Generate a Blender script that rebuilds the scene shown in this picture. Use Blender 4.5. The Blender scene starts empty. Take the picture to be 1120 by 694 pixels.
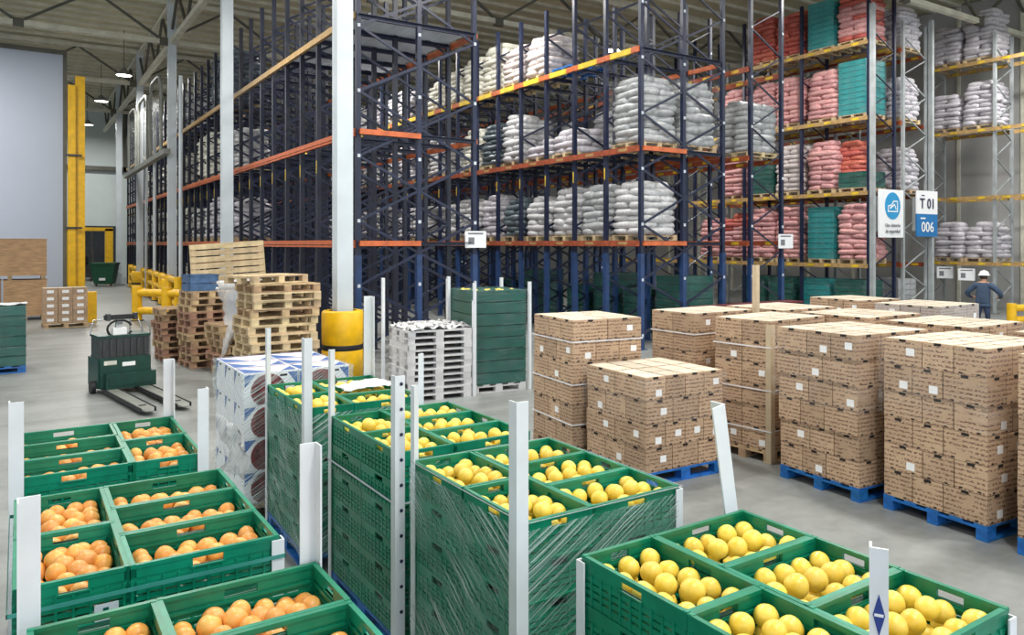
import bpy, bmesh, math, random
from mathutils import Vector, Matrix
R = math.radians
scene = bpy.context.scene
col = scene.collection

# ------------------------------------------------------------------ camera
cam_d = bpy.data.cameras.new('camera'); cam = bpy.data.objects.new('camera', cam_d); col.objects.link(cam)
cam.location = (0, 0, 2.6); cam.rotation_euler = (R(90), 0, R(-33.05))
cam_d.sensor_width = 36; cam_d.lens = 830/1120*36; cam_d.shift_y = -81/1120
cam_d.clip_end = 300
scene.camera = cam
# ------------------------------------------------------------------ world, exposure
w = bpy.data.worlds.new('world'); scene.world = w; w.use_nodes = True
bgn = w.node_tree.nodes['Background']; bgn.inputs[0].default_value = (0.86, 0.93, 1.0, 1); bgn.inputs[1].default_value = 1.3
vs = scene.view_settings
vs.view_transform = 'Standard'; vs.look = 'None'; vs.gamma = 1.0; vs.use_curve_mapping = False; vs.exposure = 0.25
LAMP_W = 420.0

# ------------------------------------------------------------------ mesh builder
class MB:
    def __init__(s): s.v = []; s.f = []; s.m = []; s.sm = []
    def add(s, vs_, fs, mi=0, smooth=False):
        o = len(s.v); s.v += [tuple(p) for p in vs_]
        for f in fs: s.f.append(tuple(i+o for i in f)); s.m.append(mi); s.sm.append(smooth)
        return s
    def box(s, x0, x1, y0, y1, z0, z1, mi=0, top=None):
        o = len(s.v)
        s.v += [(x0,y0,z0),(x1,y0,z0),(x1,y1,z0),(x0,y1,z0),(x0,y0,z1),(x1,y0,z1),(x1,y1,z1),(x0,y1,z1)]
        for k, f in enumerate(((3,2,1,0),(4,5,6,7),(0,1,5,4),(1,2,6,5),(2,3,7,6),(3,0,4,7))):
            s.f.append(tuple(i+o for i in f)); s.m.append(top if (top is not None and k == 1) else mi); s.sm.append(False)
        return s
    def cbox(s, c, d, mi=0):
        return s.box(c[0]-d[0]/2, c[0]+d[0]/2, c[1]-d[1]/2, c[1]+d[1]/2, c[2]-d[2]/2, c[2]+d[2]/2, mi)
    def bar(s, p0, p1, a, b, mi=0, up=(0,0,1)):
        p0 = Vector(p0); p1 = Vector(p1); t = (p1-p0).normalized(); u = Vector(up)
        if abs(t.dot(u)) > .98: u = Vector((1,0,0))
        x = t.cross(u).normalized()*(a/2); y = x.cross(t).normalized()*(b/2)
        vv = []
        for p in (p0, p1): vv += [p-x-y, p+x-y, p+x+y, p-x+y]
        return s.add(vv, [(3,2,1,0),(4,5,6,7),(0,1,5,4),(1,2,6,5),(2,3,7,6),(3,0,4,7)], mi)
    def tube(s, pts, r, n=8, mi=0, cap=True):
        P = [Vector(p) for p in pts]; rs = r if isinstance(r, (list, tuple)) else [r]*len(P)
        vv = []; prev = None
        for i, p in enumerate(P):
            t = (P[min(i+1, len(P)-1)] - P[max(i-1, 0)]).normalized()
            if prev is None:
                prev = t.orthogonal().normalized()
            x = (prev - t*prev.dot(t)).normalized(); prev = x; y = t.cross(x)
            for k in range(n):
                a = 2*math.pi*k/n; vv.append(p + (x*math.cos(a)+y*math.sin(a))*rs[i])
        fs = []
        for i in range(len(P)-1):
            for k in range(n):
                fs.append((i*n+k, i*n+(k+1) % n, (i+1)*n+(k+1) % n, (i+1)*n+k))
        s.add(vv, fs, mi, True)
        if cap:
            s.add(vv[:n], [tuple(range(n))[::-1]], mi); s.add(vv[-n:], [tuple(range(n))], mi)
        return s
    def lathe(s, prof, n=20, mi=0, c=(0,0,0), smooth=True):
        vv = []; fs = []
        for (r, z) in prof:
            for k in range(n):
                a = 2*math.pi*k/n; vv.append((c[0]+r*math.cos(a), c[1]+r*math.sin(a), c[2]+z))
        for i in range(len(prof)-1):
            for k in range(n): fs.append((i*n+k, i*n+(k+1) % n, (i+1)*n+(k+1) % n, (i+1)*n+k))
        return s.add(vv, fs, mi, smooth)
    def xform(s, M, start=0):
        for i in range(start, len(s.v)): s.v[i] = tuple(M @ Vector(s.v[i]))
        return s
    def merge(s, o, M=None):
        vv = [tuple(M @ Vector(p)) for p in o.v] if M is not None else o.v
        k = len(s.v); s.v += vv
        s.f += [tuple(i+k for i in f) for f in o.f]; s.m += o.m; s.sm += o.sm
        return s
    def mesh(s, name, mats):
        me = bpy.data.meshes.new(name); me.from_pydata(s.v, [], s.f)
        for m in (mats if isinstance(mats, (list, tuple)) else [mats]): me.materials.append(M_[m])
        me.polygons.foreach_set('material_index', s.m); me.polygons.foreach_set('use_smooth', s.sm)
        uv = me.uv_layers.new(name='UVMap').data
        vsx = me.vertices
        for p in me.polygons:
            n = p.normal; ax = max(range(3), key=lambda k: abs(n[k]))
            for li in p.loop_indices:
                c = vsx[me.loops[li].vertex_index].co
                uv[li].uv = (c.x, c.y) if ax == 2 else ((c.y, c.z) if ax == 0 else (c.x, c.z))
        me.update(); return me

def link(name, me, parent=None, loc=(0,0,0), rot=(0,0,0), scale=None):
    o = bpy.data.objects.new(name, me); col.objects.link(o)
    if parent is not None: o.parent = parent
    o.location = loc; o.rotation_euler = rot
    if scale: o.scale = scale
    return o
def tag(o, label, cat, group=None, kind=None):
    o['label'] = label; o['category'] = cat
    if group: o['group'] = group
    if kind: o['kind'] = kind
    return o
def thing(name, label, cat, loc=(0,0,0), rz=0, group=None, rot=None):
    o = bpy.data.objects.new(name, None); col.objects.link(o); o.empty_display_size = .1
    o.location = loc; o.rotation_euler = rot if rot else (0,0,rz)
    return tag(o, label, cat, group)
def struct(name, mb, mats, label, cat=None, parent=None):
    o = link(name, mb.mesh(name, mats), parent)
    if parent is None: tag(o, label, cat or name.split('_')[0], kind='structure')
    return o
ORD = ['first','second','third','fourth','fifth','sixth','seventh','eighth','ninth','tenth','eleventh','twelfth','thirteenth','fourteenth','fifteenth','sixteenth','seventeenth','eighteenth','nineteenth','twentieth','twenty-first','twenty-second','twenty-third','twenty-fourth','twenty-fifth','twenty-sixth','twenty-seventh']+['far']*40

# ------------------------------------------------------------------ materials
M_ = {}
def nn(nt, t, **kw):
    n = nt.nodes.new(t)
    for k, v in kw.items(): setattr(n, k, v)
    return n
def mat(name, c, rough=.5, metal=0, var=.12, scale=6.0, bump=0, c2=None, coat=0, spec=.5, objrand=0, emit=None, emits=0, stretch=None):
    m = bpy.data.materials.new(name); m.use_nodes = True; nt = m.node_tree; L = nt.links
    b = nt.nodes['Principled BSDF']
    b.inputs['Roughness'].default_value = rough; b.inputs['Metallic'].default_value = metal
    b.inputs['Specular IOR Level'].default_value = spec; b.inputs['Coat Weight'].default_value = coat
    tc = nn(nt, 'ShaderNodeTexCoord'); mp = nn(nt, 'ShaderNodeMapping'); L.new(tc.outputs['Object'], mp.inputs[0])
    if stretch: mp.inputs['Scale'].default_value = stretch
    nz = nn(nt, 'ShaderNodeTexNoise'); nz.inputs['Scale'].default_value = scale; nz.inputs['Detail'].default_value = 4
    L.new(mp.outputs[0], nz.inputs['Vector'])
    rp = nn(nt, 'ShaderNodeValToRGB')
    ca = tuple(max(0, x*(1-var)) for x in c); cb = c2 or tuple(min(1, x*(1+var)) for x in c)
    rp.color_ramp.elements[0].position = .35; rp.color_ramp.elements[1].position = .65
    rp.color_ramp.elements[0].color = (*ca, 1); rp.color_ramp.elements[1].color = (*cb, 1)
    L.new(nz.outputs[0], rp.inputs[0]); out = rp.outputs[0]
    if objrand:
        oi = nn(nt, 'ShaderNodeObjectInfo'); hs = nn(nt, 'ShaderNodeHueSaturation')
        mr = nn(nt, 'ShaderNodeMapRange'); mr.inputs[3].default_value = 1-objrand; mr.inputs[4].default_value = 1+objrand
        L.new(oi.outputs['Random'], mr.inputs[0]); L.new(mr.outputs[0], hs.inputs['Value'])
        mr2 = nn(nt, 'ShaderNodeMapRange'); mr2.inputs[3].default_value = .5-objrand*.06; mr2.inputs[4].default_value = .5+objrand*.06
        L.new(oi.outputs['Random'], mr2.inputs[0]); L.new(mr2.outputs[0], hs.inputs['Hue'])
        L.new(out, hs.inputs['Color']); out = hs.outputs[0]
    L.new(out, b.inputs['Base Color'])
    if bump:
        bp = nn(nt, 'ShaderNodeBump'); bp.inputs['Strength'].default_value = bump; bp.inputs['Distance'].default_value = .02
        L.new(nz.outputs[0], bp.inputs['Height']); L.new(bp.outputs[0], b.inputs['Normal'])
    if emit:
        b.inputs['Emission Color'].default_value = (*emit, 1); b.inputs['Emission Strength'].default_value = emits
    M_[name] = m
    return m
mat('crate_green', (.002,.205,.112), .36, var=.15, scale=9, objrand=.14, spec=.5)
mat('teal_green', (.002,.085,.066), .38, var=.2, scale=8, objrand=.1)
mat('teal_blue', (.012,.24,.25), .3, var=.2, scale=8)
mat('fruit_yellow', (.87,.60,.055), .38, var=.06, scale=14, bump=.05, c2=(.92,.70,.13), objrand=.09, coat=.15)
mat('fruit_orange', (.84,.33,.06), .40, var=.06, scale=10, bump=.05, c2=(.88,.47,.13), objrand=.10, coat=.12)
mat('fruit_scar', (.45,.30,.06), .7)
mat('white_board', (.74,.77,.80), .45, var=.05, scale=4)
mat('beige_board', (.55,.44,.30), .7, var=.08)
mat('hole_dark', (.015,.012,.010), .8, var=0)
mat('sticker_white', (.86,.86,.86), .5, var=.03)
mat('pallet_blue', (.010,.13,.42), .55, var=.25, scale=10, objrand=.12)
mat('pallet_wood', (.44,.30,.17), .75, var=.25, scale=5, stretch=(1,8,1), objrand=.22)
mat('pallet_pale', (.55,.42,.25), .75, var=.2, scale=5, objrand=.18)
mat('pallet_red', (.36,.20,.13), .75, var=.25, scale=5, objrand=.2)
mat('plywood', (.50,.31,.16), .65, var=.2, scale=3, stretch=(1,1,5), objrand=.06)
mat('plastic_white', (.62,.62,.63), .5, var=.08, scale=6, objrand=.06)
mat('rack_navy', (.009,.015,.044), .42, var=.25, scale=3)
mat('rack_blue', (.017,.046,.135), .40, var=.25, scale=3)
mat('rack_ink', (.006,.009,.024), .42, var=.25, scale=3)
mat('rack_grey', (.33,.36,.37), .45, var=.15, scale=3)
mat('pipe_dull', (.20,.21,.19), .6, var=.15, scale=3)
mat('rack_brown', (.06,.03,.035), .5, var=.2, scale=3)
mat('beam_orange', (.52,.12,.035), .45, var=.2, scale=4)
mat('beam_rust', (.34,.075,.03), .5, var=.3, scale=4)
mat('beam_tan', (.42,.27,.11), .5, var=.2, scale=4)
mat('beam_yellow', (.72,.50,.03), .45, var=.2, scale=4)
mat('plate_pale', (.55,.60,.66), .35, var=.1)
mat('steel_white', (.56,.62,.66), .45, var=.06, scale=1.5)
mat('truss_grey', (.66,.65,.54), .5, var=.12, scale=2)
mat('truss_dark', (.10,.10,.08), .55, var=.15, scale=2)
mat('sack_white', (.54,.54,.55), .55, var=.14, scale=9, bump=.35, objrand=.06)
mat('sack_cream', (.64,.63,.55), .6, var=.12, scale=9, bump=.35, objrand=.06)
mat('sack_grey', (.40,.415,.425), .35, var=.2, scale=7, bump=.4, objrand=.08)
mat('sack_pink', (.60,.31,.31), .55, var=.22, scale=12, bump=.35, objrand=.12)
mat('sack_red', (.50,.12,.09), .55, var=.2, scale=12, bump=.3, objrand=.1)
mat('sack_lilac', (.52,.50,.54), .5, var=.16, scale=9, bump=.4, objrand=.06)
mat('sack_blush', (.58,.52,.51), .55, var=.14, scale=9, bump=.35, objrand=.06)
mat('sack_dark', (.10,.13,.15), .35, var=.25, scale=7, bump=.4, objrand=.1)
mat('safety_yellow', (.84,.48,.006), .42, var=.1, scale=5)
mat('black_rubber', (.012,.012,.013), .6, var=.2)
mat('dark_metal', (.035,.038,.04), .4, var=.2)
mat('truck_green', (.005,.045,.032), .38, var=.2, scale=8)
mat('chrome', (.5,.52,.54), .25, metal=.8, var=.05)
mat('bin_green', (.008,.075,.035), .4, var=.12)
mat('panel_grey', (.43,.48,.58), .42, var=.03, scale=.3)
mat('wall_pale', (.62,.70,.70), .6, var=.05, scale=.5)
mat('wall_grey', (.40,.40,.39), .7, var=.06, scale=.5)
mat('roof_deck', (.58,.55,.38), .6, var=.1, scale=.8)
mat('lamp_glow', (1,1,1), .5, var=0, emit=(1,.98,.93), emits=14)
mat('lamp_body', (.22,.22,.22), .4)
mat('sign_white', (.80,.82,.84), .45, var=.02)
mat('sign_blue', (.010,.16,.42), .45, var=.02)
mat('sign_sky', (.02,.28,.56), .45, var=.02)
mat('ink_navy', (.010,.014,.06), .5, var=0)
mat('ink_grey', (.18,.18,.2), .5, var=0)
mat('ink_blue', (.02,.05,.25), .5, var=0)
mat('work_blue', (.040,.070,.125), .8, var=.2, scale=8)
mat('trouser_blue', (.028,.045,.095), .8, var=.2, scale=8)
mat('skin', (.48,.26,.17), .55, var=.06)
mat('helmet_white', (.82,.82,.82), .3, var=.02)
mat('hair_dark', (.02,.015,.012), .7)
mat('boot', (.02,.018,.016), .6)
mat('red_dark', (.12,.012,.02), .5, var=.2)
mat('apple_red', (.17,.022,.025), .4, var=.5, scale=14)
mat('box_white', (.78,.79,.82), .45, var=.04)
mat('box_blue', (.055,.13,.36), .45, var=.1)
mat('box_rose', (.55,.30,.34), .45, var=.1)

def node_mat(name): 
    m = bpy.data.materials.new(name); m.use_nodes = True; M_[name] = m
    return m, m.node_tree, m.node_tree.links, m.node_tree.nodes['Principled BSDF']
def math_n(nt, op, a, b=None):
    n = nn(nt, 'ShaderNodeMath', operation=op)
    for i, x in enumerate((a, b)):
        if x is None: continue
        if isinstance(x, (int, float)): n.inputs[i].default_value = x
        else: nt.links.new(x, n.inputs[i])
    return n.outputs[0]
# floor: worn polished concrete
m, nt, L, b = node_mat('concrete')
tc = nn(nt, 'ShaderNodeTexCoord')
n1 = nn(nt, 'ShaderNodeTexNoise'); n1.inputs['Scale'].default_value = .55; n1.inputs['Detail'].default_value = 7; n1.inputs['Roughness'].default_value = .65
n2 = nn(nt, 'ShaderNodeTexNoise'); n2.inputs['Scale'].default_value = 9; n2.inputs['Detail'].default_value = 5
mp = nn(nt, 'ShaderNodeMapping'); mp.inputs['Rotation'].default_value = (0,0,R(20)); mp.inputs['Scale'].default_value = (.25,1.6,1)
n3 = nn(nt, 'ShaderNodeTexNoise'); n3.inputs['Scale'].default_value = 1.6; n3.inputs['Detail'].default_value = 6
for n_ in (n1, n2): L.new(tc.outputs['Object'], n_.inputs['Vector'])
L.new(tc.outputs['Object'], mp.inputs[0]); L.new(mp.outputs[0], n3.inputs['Vector'])
sm_ = math_n(nt, 'ADD', math_n(nt, 'MULTIPLY', n1.outputs[0], .5), math_n(nt, 'ADD', math_n(nt, 'MULTIPLY', n2.outputs[0], .15), math_n(nt, 'MULTIPLY', n3.outputs[0], .35)))
rp = nn(nt, 'ShaderNodeValToRGB'); rp.color_ramp.elements[0].position = .36; rp.color_ramp.elements[1].position = .64
rp.color_ramp.elements[0].color = (.155,.165,.160,1); rp.color_ramp.elements[1].color = (.32,.335,.33,1)
L.new(sm_, rp.inputs[0]); L.new(rp.outputs[0], b.inputs['Base Color'])
rr = nn(nt, 'ShaderNodeMapRange'); rr.inputs[3].default_value = .28; rr.inputs[4].default_value = .55; L.new(n1.outputs[0], rr.inputs[0]); L.new(rr.outputs[0], b.inputs['Roughness'])
# printed kraft carton
def carton_mat(name, base, ink, amount):
    m, nt, L, b = node_mat(name)
    b.inputs['Roughness'].default_value = .7
    tc = nn(nt, 'ShaderNodeTexCoord'); sx = nn(nt, 'ShaderNodeSeparateXYZ'); L.new(tc.outputs['UV'], sx.inputs[0])
    oi = nn(nt, 'ShaderNodeObjectInfo')
    off = nn(nt, 'ShaderNodeVectorMath', operation='ADD'); cmb = nn(nt, 'ShaderNodeCombineXYZ')
    rnd = math_n(nt, 'MULTIPLY', oi.outputs['Random'], 37.0)
    L.new(rnd, cmb.inputs[0]); L.new(rnd, cmb.inputs[1]); L.new(tc.outputs['UV'], off.inputs[0]); L.new(cmb.outputs[0], off.inputs[1])
    mp = nn(nt, 'ShaderNodeMapping'); mp.inputs['Scale'].default_value = (42, 62, 1); L.new(off.outputs[0], mp.inputs[0])
    nz = nn(nt, 'ShaderNodeTexNoise'); nz.inputs['Scale'].default_value = 1; nz.inputs['Detail'].default_value = 2; L.new(mp.outputs[0], nz.inputs['Vector'])
    txt = math_n(nt, 'GREATER_THAN', nz.outputs[0], .49)
    row = math_n(nt, 'GREATER_THAN', math_n(nt, 'SINE', math_n(nt, 'MULTIPLY', sx.outputs[1], 2*math.pi/.042)), .05)
    mp2 = nn(nt, 'ShaderNodeMapping'); mp2.inputs['Scale'].default_value = (5, 7, 1); L.new(off.outputs[0], mp2.inputs[0])
    nb = nn(nt, 'ShaderNodeTexNoise'); nb.inputs['Scale'].default_value = 1; L.new(mp2.outputs[0], nb.inputs['Vector'])
    msk = math_n(nt, 'GREATER_THAN', nb.outputs[0], .40)
    prt = math_n(nt, 'MULTIPLY', math_n(nt, 'MULTIPLY', txt, row), math_n(nt, 'MULTIPLY', msk, amount))
    n2 = nn(nt, 'ShaderNodeTexNoise'); n2.inputs['Scale'].default_value = 7; L.new(off.outputs[0], n2.inputs['Vector'])
    rp = nn(nt, 'ShaderNodeValToRGB'); rp.color_ramp.elements[0].color = (*[x*.82 for x in base], 1); rp.color_ramp.elements[1].color = (*[min(1, x*1.15) for x in base], 1)
    L.new(n2.outputs[0], rp.inputs[0])
    hs = nn(nt, 'ShaderNodeHueSaturation'); mr = nn(nt, 'ShaderNodeMapRange'); mr.inputs[3].default_value = .84; mr.inputs[4].default_value = 1.14
    L.new(oi.outputs['Random'], mr.inputs[0]); L.new(mr.outputs[0], hs.inputs['Value']); L.new(rp.outputs[0], hs.inputs['Color'])
    mx = nn(nt, 'ShaderNodeMix', data_type='RGBA'); L.new(prt, mx.inputs[0]); L.new(hs.outputs[0], mx.inputs[6]); mx.inputs[7].default_value = (*ink, 1)
    L.new(mx.outputs[2], b.inputs['Base Color'])
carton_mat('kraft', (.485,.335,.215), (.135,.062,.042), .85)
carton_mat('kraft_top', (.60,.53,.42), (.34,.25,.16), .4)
carton_mat('kraft_grey', (.46,.40,.36), (.15,.11,.10), .6)
# clear stretch film: mostly see-through, with bright stretched streaks
def film_mat(name, rot, base, gain, tint=(1,1,1), fine=.011):
    m, nt, L, b = node_mat(name)
    tc = nn(nt, 'ShaderNodeTexCoord'); mp = nn(nt, 'ShaderNodeMapping'); L.new(tc.outputs['UV'], mp.inputs[0])
    mp.vector_type = 'TEXTURE'
    mp.inputs['Rotation'].default_value = (0,0,R(rot)); mp.inputs['Scale'].default_value = (.8,fine,1)
    nz = nn(nt, 'ShaderNodeTexNoise'); nz.inputs['Scale'].default_value = 1; nz.inputs['Detail'].default_value = 3; L.new(mp.outputs[0], nz.inputs['Vector'])
    nb = nn(nt, 'ShaderNodeTexNoise'); nb.inputs['Scale'].default_value = 2.2; L.new(tc.outputs['UV'], nb.inputs['Vector'])
    st = nn(nt, 'ShaderNodeMapRange'); st.inputs[1].default_value = .47; st.inputs[2].default_value = .64; L.new(nz.outputs[0], st.inputs[0])
    bl = nn(nt, 'ShaderNodeMapRange'); bl.inputs[1].default_value = .28; bl.inputs[2].default_value = .68; L.new(nb.outputs[0], bl.inputs[0])
    fac = math_n(nt, 'ADD', math_n(nt, 'MULTIPLY', math_n(nt, 'MULTIPLY', st.outputs[0], bl.outputs[0]), gain), base)
    b.inputs['Base Color'].default_value = (*[.86*t for t in tint], 1); b.inputs['Roughness'].default_value = .22
    tr = nn(nt, 'ShaderNodeBsdfTransparent'); mx = nn(nt, 'ShaderNodeMixShader')
    bp = nn(nt, 'ShaderNodeBump'); bp.inputs['Strength'].default_value = .5; bp.inputs['Distance'].default_value = .01; L.new(nz.outputs[0], bp.inputs['Height']); L.new(bp.outputs[0], b.inputs['Normal'])
    L.new(fac, mx.inputs[0]); L.new(tr.outputs[0], mx.inputs[1]); L.new(b.outputs[0], mx.inputs[2])
    L.new(mx.outputs[0], nt.nodes['Material Output'].inputs[0])
film_mat('film_streaky', 30, .015, .95, tint=(.86,1.0,.98), fine=.0075)
film_mat('film_soft', 4, .012, .17)
film_mat('film_cloudy', 70, .38, .45)

# ================================================================== SETTING
struct('floor', MB().box(-40, 50, -15, 90, -.2, 0), 'concrete', 'worn grey polished concrete warehouse floor')
# roof deck with ribs
struct('ceiling', MB().box(-40, 50, -6, 70, 12.75, 12.95), 'roof_deck', 'olive grey corrugated roof deck over the warehouse')
rib = MB().box(-40, 50, -.06, .06, 0, .12).mesh('deck_rib', 'truss_grey')
ceil = bpy.data.objects['ceiling']
for i in range(64): link('deck_rib', rib, ceil, (0, 2+i*1.05, 12.63))
struct('wall_left', MB().box(-28, 1.55, 36.5, 37.0, 0, 10.45), 'panel_grey', 'plain blue-grey cold store panel wall at left', 'wall')
for i in range(9):
    link('panel_joint', MB().box(0,.012,-.006,0,0,10.45).mesh('panel_joint','wall_grey'), bpy.data.objects['wall_left'], (-1.2-i*3,36.5,0))
link('top_trim', MB().box(-28,1.62,-.08,0,0,.18).mesh('top_trim','truss_dark'), bpy.data.objects['wall_left'], (0,36.5,10.4))
link('corner_trim', MB().box(0,.14,-.06,.2,0,10.6).mesh('corner_trim','truss_dark'), bpy.data.objects['wall_left'], (1.55,36.5,0))
wb = MB()
wb.box(-20, 3.6, 64, 64.4, 0, 12.7); wb.box(6.3, 40, 64, 64.4, 0, 12.7); wb.box(3.6, 6.3, 64, 64.4, 3.9, 12.7)
struct('wall_back', wb, 'wall_pale', 'pale far end wall with a dark doorway', 'wall')
bk = bpy.data.objects['wall_back']
link('doorway_shade', MB().box(3.4,6.5,66.5,66.6,0,4).mesh('doorway_shade','dark_metal'), bk)  # dark-coloured sheet stands in for the shade of the room beyond
link('duct', MB().box(1,6.9,63.5,63.9,8.0,8.3).box(6.6,6.9,63.5,63.9,8.0,12.6).mesh('duct','truss_dark'), bk)
struct('wall_right', MB().box(33.6, 34, -6, 64, 0, 12.7), 'wall_grey', 'dull grey side wall behind the far racks', 'wall')
wr = bpy.data.objects['wall_right']
wrib = MB().box(-.09,0,-.06,.06,0,12.6).mesh('wall_post','truss_grey')
for i in range(14): link('wall_post', wrib, wr, (33.6, 2+i*2.45, 0))
# trusses along X
YL = [4.4, 14.2, 24.0, 33.8, 43.6, 53.4]
ts = ['nearest', 'second', 'third', 'fourth', 'fifth', 'sixth']
chord = MB().box(-30,45,-.09,.09,-.09,.09).mesh('chord','truss_grey')
dgs = {}
for sgn in (1,-1):
    dgs[sgn] = MB().bar((-1.25*sgn,0,0),(1.25*sgn,0,1.6),.09,.09).mesh('diagonal','truss_dark')
node = MB().cbox((0,0,0),(.35,.2,.3)).mesh('gusset','truss_dark')
for j, y in enumerate(YL):
    t = thing('roof_truss', f'steel roof truss crossing the hall, {ts[j]} from the viewer', 'truss', (0,y,10.85)); t['kind'] = 'structure'
    link('chord', chord, t); link('chord', chord, t, (0,0,1.65))
    for k in range(26):
        x = -27.5+k*2.5+ (1.25 if False else 0)
        link('diagonal', dgs[1 if k % 2 else -1], t, (x+1.25,0,.02))
        if k % 2 == 0: link('gusset', node, t, (x+2.5,0,0))
# longitudinal girder over the column line
t = thing('eaves_girder', 'long pale steel girder running above the white column row', 'girder', (5.3,0,10.85)); t['kind'] = 'structure'
link('chord', MB().box(-.1,.1,-2,63,-.1,.1).mesh('chord','truss_grey'), t)
link('chord', MB().box(-.1,.1,-2,63,1.55,1.7).mesh('chord','truss_grey'), t)
for k in range(32):
    s_ = 1 if k % 2 else -1
    link('strut', MB().bar((0,-.9*s_,0),(0,.9*s_,1.6),.1,.1).mesh('strut','truss_dark') if k < 2 else bpy.data.meshes['strut' if k % 2 == 0 else 'strut.001'], t, (0,3+k*1.9,0))
# columns
cm = MB().box(-.14,.14,-.16,.16,0,12.6).box(-.02,.02,-.165,.165,0,12.6)
shaft = cm.mesh('shaft','steel_white'); bplate = MB().box(-.3,.3,-.3,.3,0,.03).mesh('base_plate','dark_metal')
cl = ['white steel column standing in the yellow round protector', 'white steel column rising behind the tilted wooden pallet', 'white steel column by the far yellow barriers', 'slim white column beside the green waste container','white column at the far end of the hall']
for j, y in enumerate((14.2, 24.0, 33.8, 43.6, 53.4)):
    t = thing('steel_column', cl[j], 'column', (5.3,y,0), R(90), 'white column row')
    link('shaft', shaft, t); link('base_plate', bplate, t)
t = thing('steel_column', 'short pale post above the grey panel wall at left', 'column', (-1.4,39.2,0), R(90)); link('shaft', shaft, t); link('base_plate', bplate, t)

# lamps
def lamp(x, y, label, energy=LAMP_W):
    t = thing('high_bay_lamp', label, 'lamp', (x,y,10.55), 0, 'ceiling lamps')
    shd = link('shade', MB().lathe([(.07,.36),(.1,.30),(.36,.06),(.37,0),(.34,0),(.30,.05),(.05,.24)],20).mesh('shade','lamp_body') if 'lampshade' not in C else C['lampshade'], t)
    link('diffuser', C.setdefault('diff', MB().lathe([(.001,.02),(.33,.02),(.33,.012),(.001,.012)],20).mesh('diffuser','lamp_glow')), shd)
    link('hanger', C.setdefault('hang', MB().tube([(0,0,.34),(0,0,2.22)],.015,6).mesh('hanger','dark_metal')), t)
    ld = bpy.data.lights.new('lamp_light','AREA'); ld.shape = 'DISK'; ld.size = 1.1; ld.energy = energy; ld.color = (1,.975,.93)
    lo = bpy.data.objects.new('lamp_light', ld); col.objects.link(lo); lo.parent = t; lo.location = (0,0,-.02)
C = {}
lamp(4.2, 40.2, 'lit round ceiling lamp nearest in the far left aisle')
lamp(3.9, 48.2, 'lit round ceiling lamp, second in the far left aisle')
lamp(3.9, 58.3, 'lit round ceiling lamp farthest down the left aisle')
for k, y in enumerate((-1, 9, 19.5)): lamp(2.6, y, f'round ceiling lamp above the main aisle, {ORD[k]} from viewer', LAMP_W*1.15)
for k, y in enumerate((1, 10.5)): lamp(9.5, y, f'round ceiling lamp above the carton stacks, {ORD[k]} from viewer', LAMP_W*1.2)
for k, y in enumerate((18.5, 28, 40)): lamp(10.7, y, f'round ceiling lamp between the two blue racks, {ORD[k]} from viewer')
for k, (x, y) in enumerate(((20.6, 24.0), (20.6, 13), (20.5, 3.5), (28.8,11))): lamp(x, y, f'round ceiling lamp by the red sack racks, {ORD[k]} listed from far end', LAMP_W*1.25)
lamp(-6, 12, 'round ceiling lamp over the open floor at left', LAMP_W*1.2); lamp(-3.5, 31, 'unseen round ceiling lamp added to brighten the grey panel wall', LAMP_W*1.8)  # second lamp is added out of view to brighten the panel wall

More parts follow.
